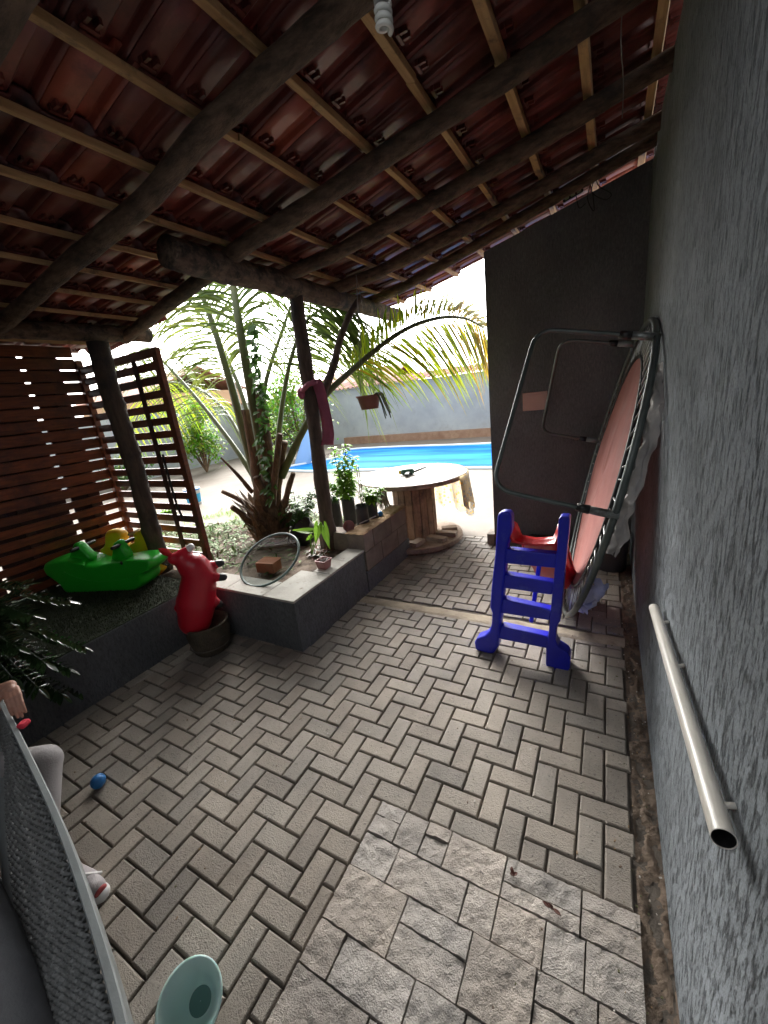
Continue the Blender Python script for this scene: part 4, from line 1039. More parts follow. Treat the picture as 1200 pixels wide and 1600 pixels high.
# red hopper animal standing nose-up in a woven sack
hc = Vector((-2.90, 1.80, 0)); pn = Vector((0, 0, H)) - Vector((-2.9, 1.8, .7)); pn.z = 0; pn.normalize()
RP = lambda u, v, k=0.0: AP(u, v, hc, pn) - pn * k
sk_ = thing('woven_pot_bag', hc, 'grey-brown woven bag pot holding the red hopper at the planter corner', 'basket')
prof = [(.001, .001), (.125, .001), (.14, .02), (.165, .11), (.172, .17), (.170, .25), (.180, .262), (.166, .272), (.155, .24), (.12, .03), (.001, .03)]
mb = MB().lathe(prof, hc, 36); mb.v = [(x + .012 * noise.noise(Vector((x * 9, y * 9, z * 9))), y + .012 * noise.noise(Vector((x * 9, y * 9, z * 9 + 7))), z) for x, y, z in mb.v]
mb.build('bag_body', m_basket, sk_, smooth=True)
bd = MB(); 
for zz_ in (.07, .15):
    bd.tube([hc + Vector(((.162 + .01 * (zz_ > .15)) * cos(a), (.162 + .01 * (zz_ > .15)) * sin(a), zz_)) for a in [2 * pi * i / 36 for i in range(36)]], .006, 6, closed=True)
bd.build('stitched_bands', m_sand, sk_, smooth=True)
ho = thing('hopper_toy', hc + Vector((0, 0, .2)), 'red inflatable hopper animal with black hooves stuffed tail-down in the woven bag', 'hopper toy')
hb = MB()
hb.caps(RP(305, 968), RP(307, 940), .13, .155); hb.caps(RP(307, 940), RP(312, 900), .150, .132); hb.caps(RP(312, 900), RP(304, 886), .132, .115)
hb.caps(RP(303, 890), RP(286, 873), .11, .075); hb.caps(RP(286, 873), RP(272, 873), .072, .048); hb.caps(RP(283, 868), RP(292, 860), .05, .035)
hb.caps(RP(318, 888), RP(338, 882), .06, .034); hb.caps(RP(318, 898, -.04), RP(340, 897, -.08), .06, .034); hb.caps(RP(313, 930), RP(337, 938, -.05), .08, .037); hb.caps(RP(288, 945), RP(278, 950), .07, .03)
remesh(hb.build('body', m_red, ho, smooth=True), .009, 9)
e_ = MB(); e_.leaf(RP(268, 868), (RP(250, 858) - RP(268, 868)), -pn, .11, .05, .02, seg=6); e_.build('ear', m_redp, ho, smooth=True, solid=.014)
MB().caps(RP(291, 862), RP(298, 855), .034, .030).build('horn', m_horn, ho, smooth=True)
for a_, b_, r_ in ((RP(339, 881), RP(345, 880), .033), (RP(341, 897, -.08), RP(347, 897, -.08), .032), (RP(337, 938, -.05), RP(342, 941, -.05), .034)): MB().caps(a_, b_, r_, r_ * .9).build('hoof', m_black, ho, smooth=True)
MB().tube([RP(268, 878), RP(262, 884), RP(258, 882)], [.01, .008, .006], 8).build('muzzle_strap', m_black, ho, smooth=True)

# blue egg-shaped ball
bp_ = AZ(157, 1228, 0.0); rr = .037
mrot = Matrix.Rotation(radians(65), 3, Vector((.5, .8, 0))); 
eb = MB().lathe([(max(.0005, rr * sin(t) * (1 - .12 * cos(t))), -rr * 1.15 * cos(t)) for t in [pi * i / 16 for i in range(17)]], bp_ + Vector((0, 0, rr)), 26, mrot)
tag(eb.build('egg_ball', m_ballblue, smooth=True), 'small blue egg-shaped ball lying on the herringbone paving', 'ball')
# teal bowl
bo = AZ(297, 1566, .112); mrot = (Vector((.24, -.31, .85))).normalized().to_track_quat('Z', 'Y').to_matrix()
bl = thing('plastic_bowl', bo, 'pale teal plastic bowl tipped on its side at the bottom edge of the paving', 'bowl')
RB = .098
MB().lathe([(.001, -.112), (.034, -.112), (.039, -.108), (.062, -.06), (RB - .006, 0), (RB + .004, .002), (RB + .005, .007), (RB - .004, .007), (.058, -.056), (.034, -.102), (.001, -.104)], bo, 40, mrot).build('bowl_body', m_teal, bl, smooth=True)
MB().lathe([(.001, -.100), (.036, -.098)], bo, 28, mrot).build('dark_bottom', m_tealdark, bl)  # darker teal disc at the bottom of the bowl

# ================================================================== SLIDE
SY = 2.52; LN = Vector((0, -1, .10)).normalized(); SP0 = Vector((-.45, SY - .03, .0))
def Z4(x, y): return (740 + x / 5.4545, 780 + y / 5.4545)
sd_t = thing('toddler_slide', SP0, 'small royal blue ladder slide with a red chute, beside the trampoline', 'slide')
LR = [(200, 150), (212, 122), (235, 108), (285, 108), (308, 122), (322, 150), (325, 260), (285, 400), (270, 560), (255, 760), (237, 960), (215, 1190), (212, 1255), (165, 1325), (120, 1318), (15, 1290), (5, 1225), (25, 1185), (90, 1165), (132, 1130), (150, 1070), (155, 975), (138, 930), (150, 760), (180, 480)]
RR_ = [(722, 200), (726, 165), (745, 148), (805, 148), (820, 160), (815, 250), (795, 450), (778, 600), (757, 850), (738, 1040), (708, 1085), (698, 1200), (722, 1260), (800, 1310), (825, 1350), (820, 1440), (800, 1475), (650, 1462), (622, 1440), (615, 1400), (618, 1270), (640, 1130), (660, 900), (690, 600), (712, 400)]
for L_ in (LR, RR_):
    poly = [AP(*Z4(*q), SP0, LN) for q in L_]
    MB().prism(poly, -LN * .11).build('ladder_rail', m_blue, sd_t, bevel=.018, bseg=4, auto=50)
for q, (A1, B1, C1, D1) in enumerate([((270, 425), (715, 470), (695, 590), (262, 548)), ((262, 640), (690, 712), (668, 818), (245, 757)), ((245, 850), (662, 945), (650, 1035), (230, 972)), ((230, 1082), (640, 1172), (628, 1275), (210, 1190))]):
    poly = [AP(*Z4(*p), SP0 + Vector((0, .012, 0)), LN) for p in (A1, B1, C1, D1)]
    MB().prism(poly, -LN * .085).build('step', m_blue, sd_t, bevel=.010, bseg=3, auto=50)
mp = [AP(*Z4(*p), SP0, LN) - LN * .30 for p in ((520, 560), (430, 1075))]
MB().beam(mp[0], mp[1] + Vector((0, 0, -.12)), .03, .04, (0, -1, 0)).build('rear_prop', m_blue, sd_t, bevel=.008)
# chute
c0 = AP(*Z4(500, 395), SP0, LN) + Vector((0, .03, 0)); c1 = Vector((-.30, 3.55, .06)); path = spline([c0, c0 + Vector((.01, .16, -.02)), c0.lerp(c1, .5) + Vector((0, 0, -.03)), c0.lerp(c1, .85) + Vector((0, 0, -.03)), c1 + Vector((0, .1, .01))], 8)
cm_ = MB(); vs = []; wd = .175; cs = [(-wd - .02, .085), (-wd - .012, .10), (-wd, .098), (-wd + .012, .06), (-wd + .035, .005), (-.07, -.006), (0, -.012), (.07, -.006), (wd - .035, .005), (wd - .012, .06), (wd, .098), (wd + .012, .10), (wd + .02, .085)]
for i, p in enumerate(path):
    k = .82 if i > 3 else .95
    for x_, z_ in cs: vs.append(p + Vector((x_ * k, 0, z_)))
n_ = len(cs); cm_.add(vs, [(i * n_ + j, (i + 1) * n_ + j, (i + 1) * n_ + j + 1, i * n_ + j + 1) for i in range(len(path) - 1) for j in range(n_ - 1)])
cm_.build('chute', m_redp, sd_t, smooth=True, solid=.012)

# ================================================================== TRAMPOLINE
TC = Vector((-.023, 3.454, 1.114)); TR = 1.10; TN = Vector((-.97204, -.05812, .22749)).normalized()
E1 = Vector((0, 0, 1)) - TN * TN.z; E1.normalize(); E2 = TN.cross(E1)
def T3(deg, r, off=0.0): a = radians(deg); return TC + E1 * (r * cos(a)) + E2 * (r * sin(a)) + TN * off
tp_ = thing('trampoline', Vector((-.28, 3.45, 0)), 'round trampoline stood on its rim against the side wall, pink mat and bent legs showing', 'trampoline')
MB().tube([T3(360 * i / 120, TR) for i in range(120)], .020, 12, closed=True).build('rim', m_rim, tp_, smooth=True)
mt = MB(); vs = [T3(0, .0001)]; NRR = 8; NAA = 96
for i in range(1, NRR + 1):
    for k in range(NAA):
        a = 360 * k / NAA; r = .87 * i / NRR
        if i == NRR: r += .006 * sin(k * 2.4)
        vs.append(T3(a, r, .012 * noise.noise(Vector((r * 2, a / 40, 0)))))
fs = [(0, 1 + k, 1 + (k + 1) % NAA) for k in range(NAA)] + [(1 + (i - 1) * NAA + k, 1 + i * NAA + k, 1 + i * NAA + (k + 1) % NAA, 1 + (i - 1) * NAA + (k + 1) % NAA) for i in range(1, NRR) for k in range(NAA)]
mt.add(vs, fs); mt.build('jump_mat', m_mat, tp_, smooth=True)
MB().tube([T3(360 * i / 120, .875 + .004 * (i % 2)) for i in range(120)], .012, 6, closed=True).build('mat_edge', m_black, tp_, smooth=True)
for k in range(64):
    a = 360 * k / 64 + U(-1, 1)
    P = [T3(a, .885), T3(a, .90)]; nS = 12
    for q in range(nS * 2): P.append(T3(a, .91 + .12 * q / (nS * 2)) + E1 * 0 + (TN * cos(q * pi / 1.0) * .006))
    MB().tube([T3(a, .885), T3(a, .905), T3(a, .915, .004), T3(a, 1.03, .004), T3(a, 1.04), T3(a, 1.085)], [.003, .003, .0055, .0055, .003, .003], 6).build('spring', m_spring, tp_, smooth=True)
def uleg(d0, d1, L, Rc=.13):
    A = T3(d0, TR); B = T3(d1, TR); A2 = A + TN * L; B2 = B + TN * L; ab = (B - A).normalized(); pts = [A, A.lerp(A2, .3)]
    for (P, ta, tb_) in ((A2, TN, ab), (B2, ab, -TN)):
        for i in range(9):
            t = i / 8; p0, p1, p2 = P - ta * Rc, P, P + tb_ * Rc
            pts.append((1 - t) ** 2 * p0 + 2 * t * (1 - t) * p1 + t * t * p2)
    pts += [B2.lerp(B, .7), B]
    lg = MB().tube(pts, .0145, 10).build('leg_frame', m_rim, tp_, smooth=True)
    for P in (A, B):
        MB().tube([P - TN * .02, P + TN * .13], .023, 12).build('sleeve', m_galv, lg, smooth=True)
        MB().tube([P + TN * .125, P + TN * .19], [.026, .022], 12).build('tape_wrap', m_black, lg, smooth=True)
uleg(331, 272, .66); uleg(27, 84, .56)
pd = MB(); random.seed(41)
def padseg(a0, a1, mb, wmax, seed):
    vs = []; n = 60; m = 8
    for i in range(n + 1):
        a = a0 + (a1 - a0) * i / n
        for j in range(m + 1):
            t = j / m; wv = noise.noise(Vector((a * .12, t * 2, seed)))
            vs.append(T3(a, 1.03 + t * .03 + .035 * wv + .012 * noise.noise(Vector((a * .6, t * 9, seed))), -.03 - t * wmax * (1 + .5 * noise.noise(Vector((a * .10, 0, seed)))) + .03 * noise.noise(Vector((a * .25, t * 3, seed + 5)))))
    mb.add(vs, [(i * (m + 1) + j, (i + 1) * (m + 1) + j, (i + 1) * (m + 1) + j + 1, i * (m + 1) + j + 1) for i in range(n) for j in range(m)])
padseg(258, 322, pd, .06, 3); pd.build('safety_pad', m_pad, tp_, smooth=True)
pd2 = MB(); padseg(208, 246, pd2, .07, 8); pd2.build('safety_pad', m_padb, tp_, smooth=True)
# bin behind
bb = Vector((.08, 4.25, 0)); tag(MB().lathe([(.001, 0), (.13, 0), (.15, .36), (.16, .37), (.16, .39), (.145, .39), (.12, .05), (.001, .05)], bb, 26).build('waste_bin', m_greybin, smooth=True), 'dark grey plastic bin in the corner behind the trampoline', 'bin')
bx = MB(); bx.b2((-.75, 4.50, -.01), (-.28, 4.64, .16)); tag(bx.build('storage_crate', m_black, bevel=.01), 'low black crate against the foot of the end wall behind the slide', 'crate')

# ================================================================== WALL PIPE
pa = AX(1022, 950, WX - .038); pb = AX(1131, 1311, WX - .038)
pp_ = thing('wall_pipe', pa, 'white plastic pipe fixed at a slant along the side wall, near end open', 'pipe')
dirp = (pb - pa).normalized(); L_ = (pb - pa).length
qm = dirp.to_track_quat('Z', 'Y').to_matrix(); Rr = .0205
MB().lathe([(.001, .03), (Rr - .003, .02), (Rr - .002, 0), (Rr, 0), (Rr, L_), (Rr - .0014, L_), (Rr - .0014, .05), (.001, .05)], pa, 32, qm).build('tube', m_pipe, pp_, smooth=False, auto=40)
MB().lathe([(.001, .06), (Rr - .0016, .06), (Rr - .0016, L_ - .0015)], pa, 28, qm).build('bore_shade', m_black, pp_)  # black liner paints the shade inside the open pipe
for t in (.14, .45, .93):
    c_ = pa.lerp(pb, t); k_ = MB(); k_.tube([c_ + Vector((.01, 0, .0)), Vector((WX - .002, c_.y, c_.z + .01))], .006, 8); pass
    k_.build('bracket', m_pipe, pp_, smooth=True)

# ================================================================== ZZ PLANT
zz0 = Vector((-3.38, .52, .46)); zp = thing('zz_plant', zz0, 'glossy dark green plant with arching leafy stems at the left end of the bench', 'plant')
MB().lathe([(.001, 0), (.09, 0), (.12, .16), (.13, .165), (.13, .18), (.115, .18), (.105, .15), (.001, .15)], zz0, 26).build('pot', m_greybin, zp, smooth=True)
random.seed(61)
ends = [((100, 940), .85), ((40, 915), .9), ((125, 1010), .6), ((120, 1082), .35), ((95, 1085), .4), ((60, 1075), .45), ((25, 1010), .6), ((80, 1000), .62), ((45, 960), .75), ((105, 1045), .5), ((20, 1060), .5), ((70, 1035), .5), ((5, 970), .8)]
stm = MB(); lf = MB(); zt = zz0 + Vector((0, 0, .16))
for k, ((u, v), zt_) in enumerate(ends):
    e = AX(u, v, U(-3.25, -2.95)); mid = zt.lerp(e, .55) + Vector((0, 0, .16 + .1 * R())); P = spline([zt + Vector((U(-.05, .05), U(-.05, .05), 0)), mid, e], 12); stm.tube(P, [.009 - .0002 * i for i in range(len(P))], 7)
    for i in range(4, len(P)):
        tg = (P[i] - P[i - 1]).normalized(); sd_ = tg.cross(Vector((0, 0, 1))).normalized()
        for s_ in (-1, 1): lf.leaf(P[i], sd_ * s_ + tg * .55 + Vector((0, 0, U(.05, .4))), Vector((0, 0, 1)), U(.075, .105), U(.028, .038), .12, (U(.7, 1.5),) * 3, 5, .2)
    lf.leaf(P[-1], P[-1] - P[-2], Vector((0, 0, 1)), .09, .035, .1, seg=5)
stm.build('stems', m_zz, zp, smooth=True); lf.build('leaves', m_zz, zp, smooth=True)

# ================================================================== WOVEN BENCH BOTTOM LEFT
sofa = thing('woven_bench', (-1.4, .2, 0), 'grey metal-framed garden seat with a woven cord side, bottom left corner', 'garden seat')
rp = spline([AZ(-90, 985, .80), AZ(-30, 1045, .79), AZ(0, 1095, .78), AZ(50, 1195, .78), AZ(100, 1305, .775), AZ(150, 1450, .77), AZ(192, 1600, .765), AZ(222, 1760, .76)], 8)
rm = MB(); vs = []; cs = [(-.010, -.062), (-.010, .018), (-.007, .022), (.007, .022), (.010, .018), (.010, -.062)]
for i, p in enumerate(rp):
    t = (rp[min(i + 1, len(rp) - 1)] - rp[max(i - 1, 0)]).normalized(); sd_ = t.cross(Vector((0, 0, 1))).normalized()
    for a, b in cs: vs.append(p + sd_ * a + Vector((0, 0, b)))
m6 = len(cs); rm.add(vs, [(i * m6 + j, (i + 1) * m6 + j, (i + 1) * m6 + (j + 1) % m6, i * m6 + (j + 1) % m6) for i in range(len(rp) - 1) for j in range(m6)])
rm.build('top_rail', m_greyrail, sofa, auto=35)
low = spline([AZ(-120, 1010, .48), AZ(-60, 1070, .47), AZ(0, 1150, .46), AZ(10, 1300, .46), AZ(22, 1430, .46), AZ(32, 1560, .46), AZ(40, 1680, .46), AZ(46, 1800, .46)], 8)
MB().tube(low, .022, 12).build('lower_tube', m_greyrail, sofa, smooth=True)
wv = MB(); NS = len(rp)
def WP(s_, t): f = s_ * (NS - 1); i = min(int(f), NS - 2); return rp[i].lerp(rp[i + 1], f - i).lerp(low[i].lerp(low[i + 1], f - i), .085 + .875 * t)
wn = (rp[30] - rp[20]).cross(low[25] - rp[25]).normalized()
if wn.y > 0: wn = -wn
NRW = 26; NC = 260
for r in range(NRW):
    P = [WP(k / NC, (r + .5) / NRW) + wn * (.0055 * sin(k * pi / 2 + (r % 2) * pi)) + (low[20] - rp[20]).normalized() * (.0035 * cos(k * pi / 2 + (r % 2) * pi / 2)) for k in range(NC + 1)]
    wv.tube(P, .0054, 5, cap=False, col=tuple([U(.8, 1.25)] * 3))
for c in range(0, NC, 2):
    P = [WP((c + .5) / NC, k / 30) + wn * (.004 * cos(k * pi * 26 / 30)) for k in range(31)]
    wv.tube(P, .0036, 4, cap=False, col=tuple([U(.6, 1.0)] * 3))
wv.build('woven_panel', m_weave, sofa, smooth=True)
cu = MB(); vs = []; q1 = spline([AZ(-200, 1150, .62), AZ(-80, 1250, .62), AZ(0, 1385, .62), AZ(30, 1450, .62), AZ(60, 1530, .62), AZ(90, 1620, .62), AZ(105, 1700, .62)], 6)
for p in q1:
    dd = Vector((-.35, -.75, 0)).normalized()
    for (a, z) in ((-.01, -.30), (0, -.02), (.02, .01), (.06, .03), (.15, .04), (.35, .03), (.6, .0)): vs.append(p + dd * a + Vector((0, 0, z + .01 * noise.noise(p * 6 + Vector((a * 9, 0, 0))))))
cu.add(vs, [(i * 7 + j, (i + 1) * 7 + j, (i + 1) * 7 + j + 1, i * 7 + j + 1) for i in range(len(q1) - 1) for j in range(6)])
cu.build('cushion', m_cushion, sofa, smooth=True)
for (u, v) in ((-40, 1200), (150, 1650)): 
    p = AZ(u, v, .46); MB().tube([Vector((p.x, p.y, 0)), Vector((p.x, p.y, .46))], .02, 10).build('leg', m_greyrail, sofa, smooth=True)

# ================================================================== PERSON (seated, mostly outside the frame)
random.seed(4)
hand = AZ(24, 1104, .84)
knee = AZ(68, 1192, .43); hip = knee + Vector((-.33, -.26, .06)); ank = AZ(72, 1360, .09)
knee2 = hip + Vector((-.36, .22, -.02)); ank2 = knee2 + Vector((.0, .05, -.36))
chest = hip + Vector((-.05, 0, .38)); neck = hip + Vector((-.03, 0, .56)); head = hip + Vector((.03, 0, .72))
per = thing('person', (hip.x, hip.y, 0), 'seated person in grey trousers behind the woven seat, only a hand, knee and shoe showing', 'person')
pb_ = MB(); R2 = Vector((0, -.12, 0))
pb_.caps(hip, chest, .13, .14); pb_.caps(chest + Vector((0, -.1, .08)), chest + Vector((0, .1, .08)), .085, .085); pb_.caps(chest, neck, .09, .05); pb_.caps(neck, head, .05, .055)
pb_.ell(head + Vector((.01, 0, .04)), (.095, .075, .115)); pb_.ell(head + Vector((.10, 0, .03)), (.02, .012, .02)); pb_.ell(head + Vector((.085, 0, -.015)), (.02, .025, .008))
pb_.ell(head + Vector((-.0, .078, .03)), (.02, .01, .03)); pb_.ell(head + Vector((0, -.078, .03)), (.02, .01, .03))
for hp_, kn, an in ((hip + Vector((.05, -.06, 0)), knee, ank), (hip + Vector((-.07, .07, 0)), knee2, ank2)):
    pb_.caps(hp_, kn, .085, .055); pb_.caps(kn, an, .052, .034); pb_.caps(an + Vector((-.02, 0, -.05)), an + Vector((.13, -.02, -.065)), .035, .028)
sh = chest + Vector((.1, -.10, .10)); wrist = hand + Vector((-.10, .03, .05)); elb = (sh + wrist) / 2 + Vector((-.08, -.02, -.12))
pb_.caps(sh, elb, .046, .038); pb_.caps(elb, wrist, .036, .023)
sh2 = chest + Vector((-.12, .12, .10)); elb2 = sh2 + Vector((-.08, .0, -.28)); wr2 = knee2 + Vector((-.06, -.12, .12)); pb_.caps(sh2, elb2, .046, .038); pb_.caps(elb2, wr2, .036, .023); pb_.caps(wr2, wr2 + Vector((.08, 0, -.02)), .024, .03)
# hand: palm, four fingers over the rail, thumb from the side
hd = (AZ(30, 1125, .82) - wrist).normalized(); hs_ = hd.cross(Vector((0, 0, 1))).normalized(); hu = hs_.cross(hd)
palm_c = wrist + hd * .055; pb_.caps(wrist, wrist + hd * .025, .018, .020)
for k, q in enumerate((-.021, -.007, .007, .020)):
    a0 = wrist + hd * .025 + hs_ * q * .8; kn_ = wrist + hd * .075 + hs_ * q
    pb_.caps(a0, kn_, .0105, .0095)
    L = (.038, .044, .041, .032)[k]; j1 = kn_ + (hd * .95 - hu * .25).normalized() * L; j2 = j1 + (hd * .7 - hu * .7).normalized() * L * .65; j3 = j2 + (hd * .45 - hu * .9).normalized() * L * .5
    pb_.caps(kn_, j1, .0078, .0070, 10); pb_.caps(j1, j2, .0070, .0062, 10); pb_.caps(j2, j3, .0062, .0055, 10)
th0 = wrist + hd * .02 + hs_ * .021; th1 = th0 + (hd * .6 + hs_ * .7 - hu * .4).normalized() * .045; th2 = th1 + (hd * .8 + hs_ * .1 - hu * .5).normalized() * .032
pb_.caps(th0, th1, .0115, .009); pb_.caps(th1, th2, .0085, .0068)
remesh(pb_.build('body', m_skin, per, smooth=True), .0032, 2)
tz = MB()
for hp_, kn, an in ((hip + Vector((.05, -.06, 0)), knee, ank), (hip + Vector((-.07, .07, 0)), knee2, ank2)):
    tz.caps(hp_, kn, .10, .078); tz.caps(kn, an + Vector((0, 0, .05)), .074, .055)
tz.caps(hip + Vector((-.02, -.08, .0)), hip + Vector((-.02, .08, 0)), .135, .135)
remesh(tz.build('trousers', m_trouser, per, smooth=True), .012, 4)
ts = MB(); ts.caps(hip + Vector((0, 0, .05)), chest, .15, .158); ts.caps(chest + Vector((0, -.11, .08)), chest + Vector((0, .11, .08)), .098, .098); ts.caps(sh, sh.lerp(elb, .6), .062, .058); ts.caps(sh2, sh2.lerp(elb2, .6), .062, .058)
remesh(ts.build('shirt', m_shirt, per, smooth=True), .012, 4)
ha = MB(); ha.ell(head + Vector((-.02, 0, .07)), (.10, .088, .10)); ha.ell(head + Vector((-.06, 0, 0)), (.06, .08, .11)); ha.build('hair', m_hair, per, smooth=True)
for an, dz in ((AZ(138, 1388, .0), 0), (ank2 + Vector((.02, .05, -.09)), 1)):
    fd = Vector((.95, .12, 0)).normalized() if dz == 0 else Vector((.3, .9, 0)).normalized()
    sh_ = MB(); h0 = an - fd * .10; sh_.caps(h0 + Vector((0, 0, .045)), an + fd * .02 + Vector((0, 0, .045)), .042, .044); sh_.caps(an + Vector((0, 0, .045)), an + fd * .07 + Vector((0, 0, .036)), .044, .036); sh_.caps(h0 + Vector((0, 0, .05)), h0 + Vector((0, 0, .09)), .042, .045)
    so_ = remesh(sh_.build('shoe', m_shoe, per, smooth=True), .007, 4)
    MB().caps(h0 + Vector((0, 0, .012)), an + fd * .085 + Vector((0, 0, .012)), .036, .036).build('sole', m_horn, so_, smooth=True)
    MB().ell(an + fd * .098 + Vector((0, 0, .033)), (.013, .026, .022), Matrix.Rotation(math.atan2(fd.y, fd.x), 3, 'Z')).build('toe_cap', m_shoered, so_, smooth=True)
    MB().tube([an + fd * .0 + Vector((-.02, -.045, .05)), an + fd * .02 + Vector((0, 0, .094)), an + fd * .03 + Vector((.01, .045, .05))], .008, 6).build('strap', m_horn, so_, smooth=True)
rd = AZ(37, 1131, .80); tag(MB().box(rd, (.032, .04, .022), Matrix.Rotation(.5, 3, 'Z')).build('red_sponge', mat('sponge_red', (.6, .03, .06), .8), bevel=.008), 'small bright red object pinched in the hand at the left edge', 'toy')
stl = thing('low_stool', (hip.x - .03, hip.y, 0), 'low wooden stool under the seated person', 'stool')
MB().b2((hip.x - .18, hip.y - .16, .33), (hip.x + .14, hip.y + .16, .365)).build('seat', m_spool, stl, bevel=.01)
for sx in (-.14, .10):
    for sy in (-.12, .12): MB().b2((hip.x + sx - .02, hip.y + sy - .02, 0), (hip.x + sx + .02, hip.y + sy + .02, .33)).build('leg', m_spool, stl)

gt_ = MB(); random.seed(123)
for k in range(420):
    if R() < .55: x, y = WX - abs(random.gauss(0, .09)) - .01, U(.3, 4.4)
    else: x, y = U(-3.0, .2), U(.2, 4.6)
    c = random.choice([(1, 1, 1), (.8, .75, .7), (.25, .17, .12), (.2, .22, .1), (.5, .35, .2)]); r = U(.002, .006)
    z = .012 if (x > -.9 and y < 1.2) else .003
    gt_.box((x, y, z), (r * U(1, 2.4), r, r * .6), Matrix.Rotation(U(0, 3), 3, 'Z'), c)
tag(gt_.build('grit', mat('grit_bits', (.45, .42, .38), .9)), 'small grit and crumbs of leaves scattered on the paving', 'grit', None, 'stuff')
# dead leaves on stone
for (u, v, r, lab) in ((862, 1417, .5, 'curled dark red dry leaf on the split-stone paving'), (803, 1366, .2, 'small reddish leaf scrap in a joint of the stone paving')):
    p = AZ(u, v, .016); lf = MB()
    for k in range(4): lf.leaf(p + Vector((U(-.008, .008), U(-.008, .008), 0)), (U(-1, 1), U(-1, 1), .3), (0, 0, 1), .03 * (r + .5), .013, .2, seg=4)
    tag(lf.build('dry_leaf', m_deadleaf, solid=.0015), lab, 'leaf')

# ================================================================== YARD BEHIND
yw = thing('perimeter_wall', (-7, 15.7, 0), 'long white-painted boundary wall beyond the pool with rusty roofing along its top', 'wall')
MB().b2((-14.6, 15.6, -.06), (6, 15.8, 2.40)).build('wall', m_white, yw)
MB().b2((-10.6, 15.34, -.03), (6, 15.599, .30)).build('curb', m_brickline, yw)
cg = MB(); vs = []
for i in range(400):
    x = -14.6 + 20.6 * i / 399; z = .035 * sin(x * 2 * pi / .23); vs += [(x, 15.45, 2.44 + z), (x, 17.2, 2.75 + z)]
cg.add(vs, [(2 * i, 2 * i + 2, 2 * i + 3, 2 * i + 1) for i in range(399)]); cg.build('corrugated_roof', m_fibre, yw, solid=.012)
lw = thing('perimeter_wall', (-14.8, 9, 0), 'white boundary wall on the left behind the palm fronds, bare top', 'wall')
MB().b2((-14.9, -4, -.06), (-14.601, 15.8, 2.3)).build('wall', m_white, lw)
MB().b2((-14.95, -4, 2.3), (-14.55, 15.85, 2.36)).build('coping', m_rooftile, lw)
def house(x, y, w_, d, h, lab, m=m_white):
    t = thing('house', (x, y, 0), lab, 'house', 'houses beyond the boundary wall'); MB().b2((x - w_ / 2, y - d / 2, -.1), (x + w_ / 2, y + d / 2, h)).build('wall', m, t)
    rf = MB(); q = [(x - w_ / 2 - .3, y - d / 2 - .3, h), (x + w_ / 2 + .3, y - d / 2 - .3, h), (x + w_ / 2 + .3, y, h + 1.3), (x - w_ / 2 - .3, y, h + 1.3), (x + w_ / 2 + .3, y + d / 2 + .3, h), (x - w_ / 2 - .3, y + d / 2 + .3, h)]
    rf.add(q, [(0, 1, 2, 3), (3, 2, 4, 5)]); rf.build('roof', m_rooftile, t, solid=.1)
    for k in (-.25, .25):
        f = MB().b2((x + k * w_ - .6, y - d / 2 - .03, 1.2), (x + k * w_ + .6, y - d / 2 - .001, 2.3)).build('window', m_block, t)
house(-24, 16, 7, 6, 3.4, 'low house with an orange tiled roof seen through the left fronds', mat('ochre_wall', (.5, .33, .2), .9))
house(-20, 34, 8, 6, 3.2, 'red-roofed house rising behind the wall at the palm crown')
house(-4.5, 38, 8, 6, 3.6, 'house with a red roof above the wall at the end of the yellow frond')
house(-34, 22, 8, 6, 4.4, 'tallest distant house with a red roof far to the left')
# shrubs by the left wall
def shrub(c, r, h, n, m, lab, seed, L=.16):
    random.seed(seed); t = thing('shrub', c, lab, 'shrub', 'shrubs by the boundary wall'); mb = MB(); c = Vector(c); stm = MB()
    cl_ = [Vector((random.gauss(0, r * .5), random.gauss(0, r * .5), U(.25, 1) * h)) for _ in range(16)]
    for q in cl_: stm.tube([c, c + q * .5 + Vector((0, 0, .1)), c + q], [.03, .02, .008], 5)
    for i in range(n):
        q = random.choice(cl_) + Vector((random.gauss(0, r * .22), random.gauss(0, r * .22), random.gauss(0, h * .1)))
        mb.leaf(c + q, (U(-1, 1), U(-1, 1), U(-.3, .8)), (0, 0, 1), L * U(.7, 1.3), L * .35, .35, (U(.6, 1.6), U(.7, 1.4), U(.6, 1.2)), 3)
    stm.build('stems', m_fibrebrown, t); mb.build('foliage', m, t)
shrub((-10.5, 12.2, 0), .9, 3.2, 2600, m_leafl, 'tall yellow-green shrub behind the palm crown', 3, .22)
shrub((-12.8, 9.5, 0), .8, 2.4, 1800, m_leafl, 'lime shrub near the left boundary wall seen through the fronds', 4, .22)
shrub((-13.3, 6.8, 0), .7, 1.0, 900, m_leaf, 'low green shrub by the open lattice panel', 5, .16)
shrub((-8.9, 9.0, 0), .25, .75, 260, m_leafl, 'small potted shrub at the left tip of the pool', 6, .12)
shrub((-13.5, 14.0, 0), .8, 2.9, 1600, m_leaf, 'dark green shrub in the far corner of the yard', 7, .25)
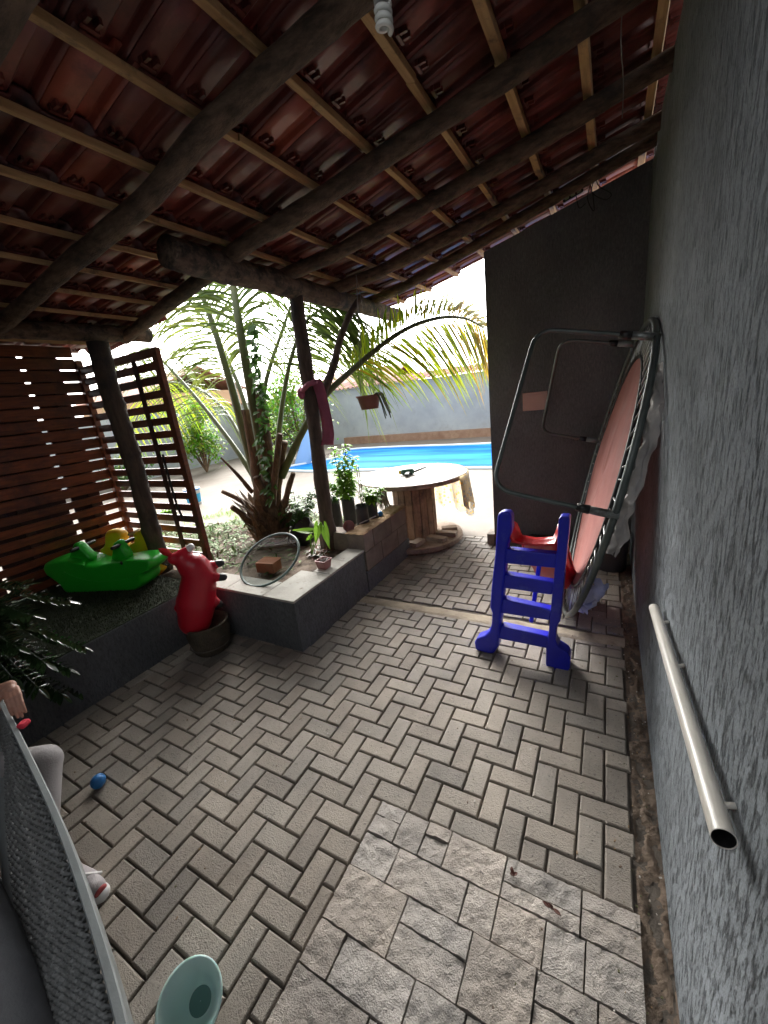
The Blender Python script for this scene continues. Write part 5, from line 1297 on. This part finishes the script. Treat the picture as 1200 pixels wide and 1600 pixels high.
# pool slide piece
psl = thing('pool_slide', (-8.9, 10.6, 0), 'pale blue water slide at the left end of the pool', 'water slide')
P = spline([AY(470, 742, 10.4) , AY(478, 715, 10.6), AY(486, 690, 10.9), AY(489, 672, 11.2)], 8); mb = MB(); vs = []
for p in P:
    for (a, z) in ((-.28, .12), (-.24, .02), (0, 0), (.24, .02), (.28, .12)): vs.append(p + Vector((a, a * .3, z + .02)))
mb.add(vs, [(i * 5 + j, (i + 1) * 5 + j, (i + 1) * 5 + j + 1, i * 5 + j + 1) for i in range(len(P) - 1) for j in range(4)])
mb.build('chute', mat('slide_pale_blue', (.25, .45, .75), .35, transl=.3), psl, smooth=True, solid=.02)
MB().tube([P[-1] + Vector((0, 0, 0)), Vector((P[-1].x, P[-1].y, 0))], .04, 8).build('support', m_poolrim, psl)
# bucket
bq = AZ(305, 788, .0); bk_ = thing('paint_bucket', bq, 'white plastic bucket with a blue band standing on the yard behind the bed', 'bucket')
MB().lathe([(.001, 0), (.15, 0), (.17, .36), (.18, .36), (.18, .38), (.165, .38), (.14, .02), (.001, .02)], bq, 26).build('bucket_body', m_bucket, bk_, smooth=True)
MB().lathe([(.154, .06), (.1655, .26)], bq, 26).build('label_band', m_bucketlbl, bk_, smooth=True)
MB().lathe([(.173, .34), (.184, .345), (.184, .375), (.17, .38)], bq, 26).build('lid_rim', m_ballblue, bk_, smooth=True)
MB().tube([bq + Vector((.175 * cos(a), 0, .34 + .24 * sin(a))) for a in [pi * i / 14 for i in range(15)]], .005, 6).build('handle', m_spring, bk_, smooth=True)
fp = AY(262, 815, 3.9); fpt = thing('ribbed_flower_pot', fp, 'large beige ribbed pot behind the open lattice panel', 'plant pot')
rb_ = MB(); vs = []; prf = [(.12, -.16), (.14, -.1), (.16, .1), (.175, .11), (.175, .14), (.15, .14)]
for k in range(72):
    a = 2 * pi * k / 72; q = .006 * (k % 2)
    for r, z in prf: vs.append(fp + Vector(((r + q) * cos(a), (r + q) * sin(a), z)))
rb_.add(vs, [(k * 6 + i, ((k + 1) % 72) * 6 + i, ((k + 1) % 72) * 6 + i + 1, k * 6 + i + 1) for k in range(72) for i in range(5)]); rb_.build('pot', m_cap, fpt)
fl = MB()
for k in range(60): a = U(0, 6.28); fl.leaf(fp + Vector((0, 0, .13)), (cos(a), sin(a), U(.2, 1.4)), (0, 0, 1), U(.1, .25), .05, .4, (U(.7, 1.3),) * 3, 4)
fl.build('leaves', m_leafl, fpt)
for b in bpy.data.objects:
    if b.parent is None and 'category' not in b and 'kind' not in b and b.type == 'MESH': print('UNTAGGED', b.name)
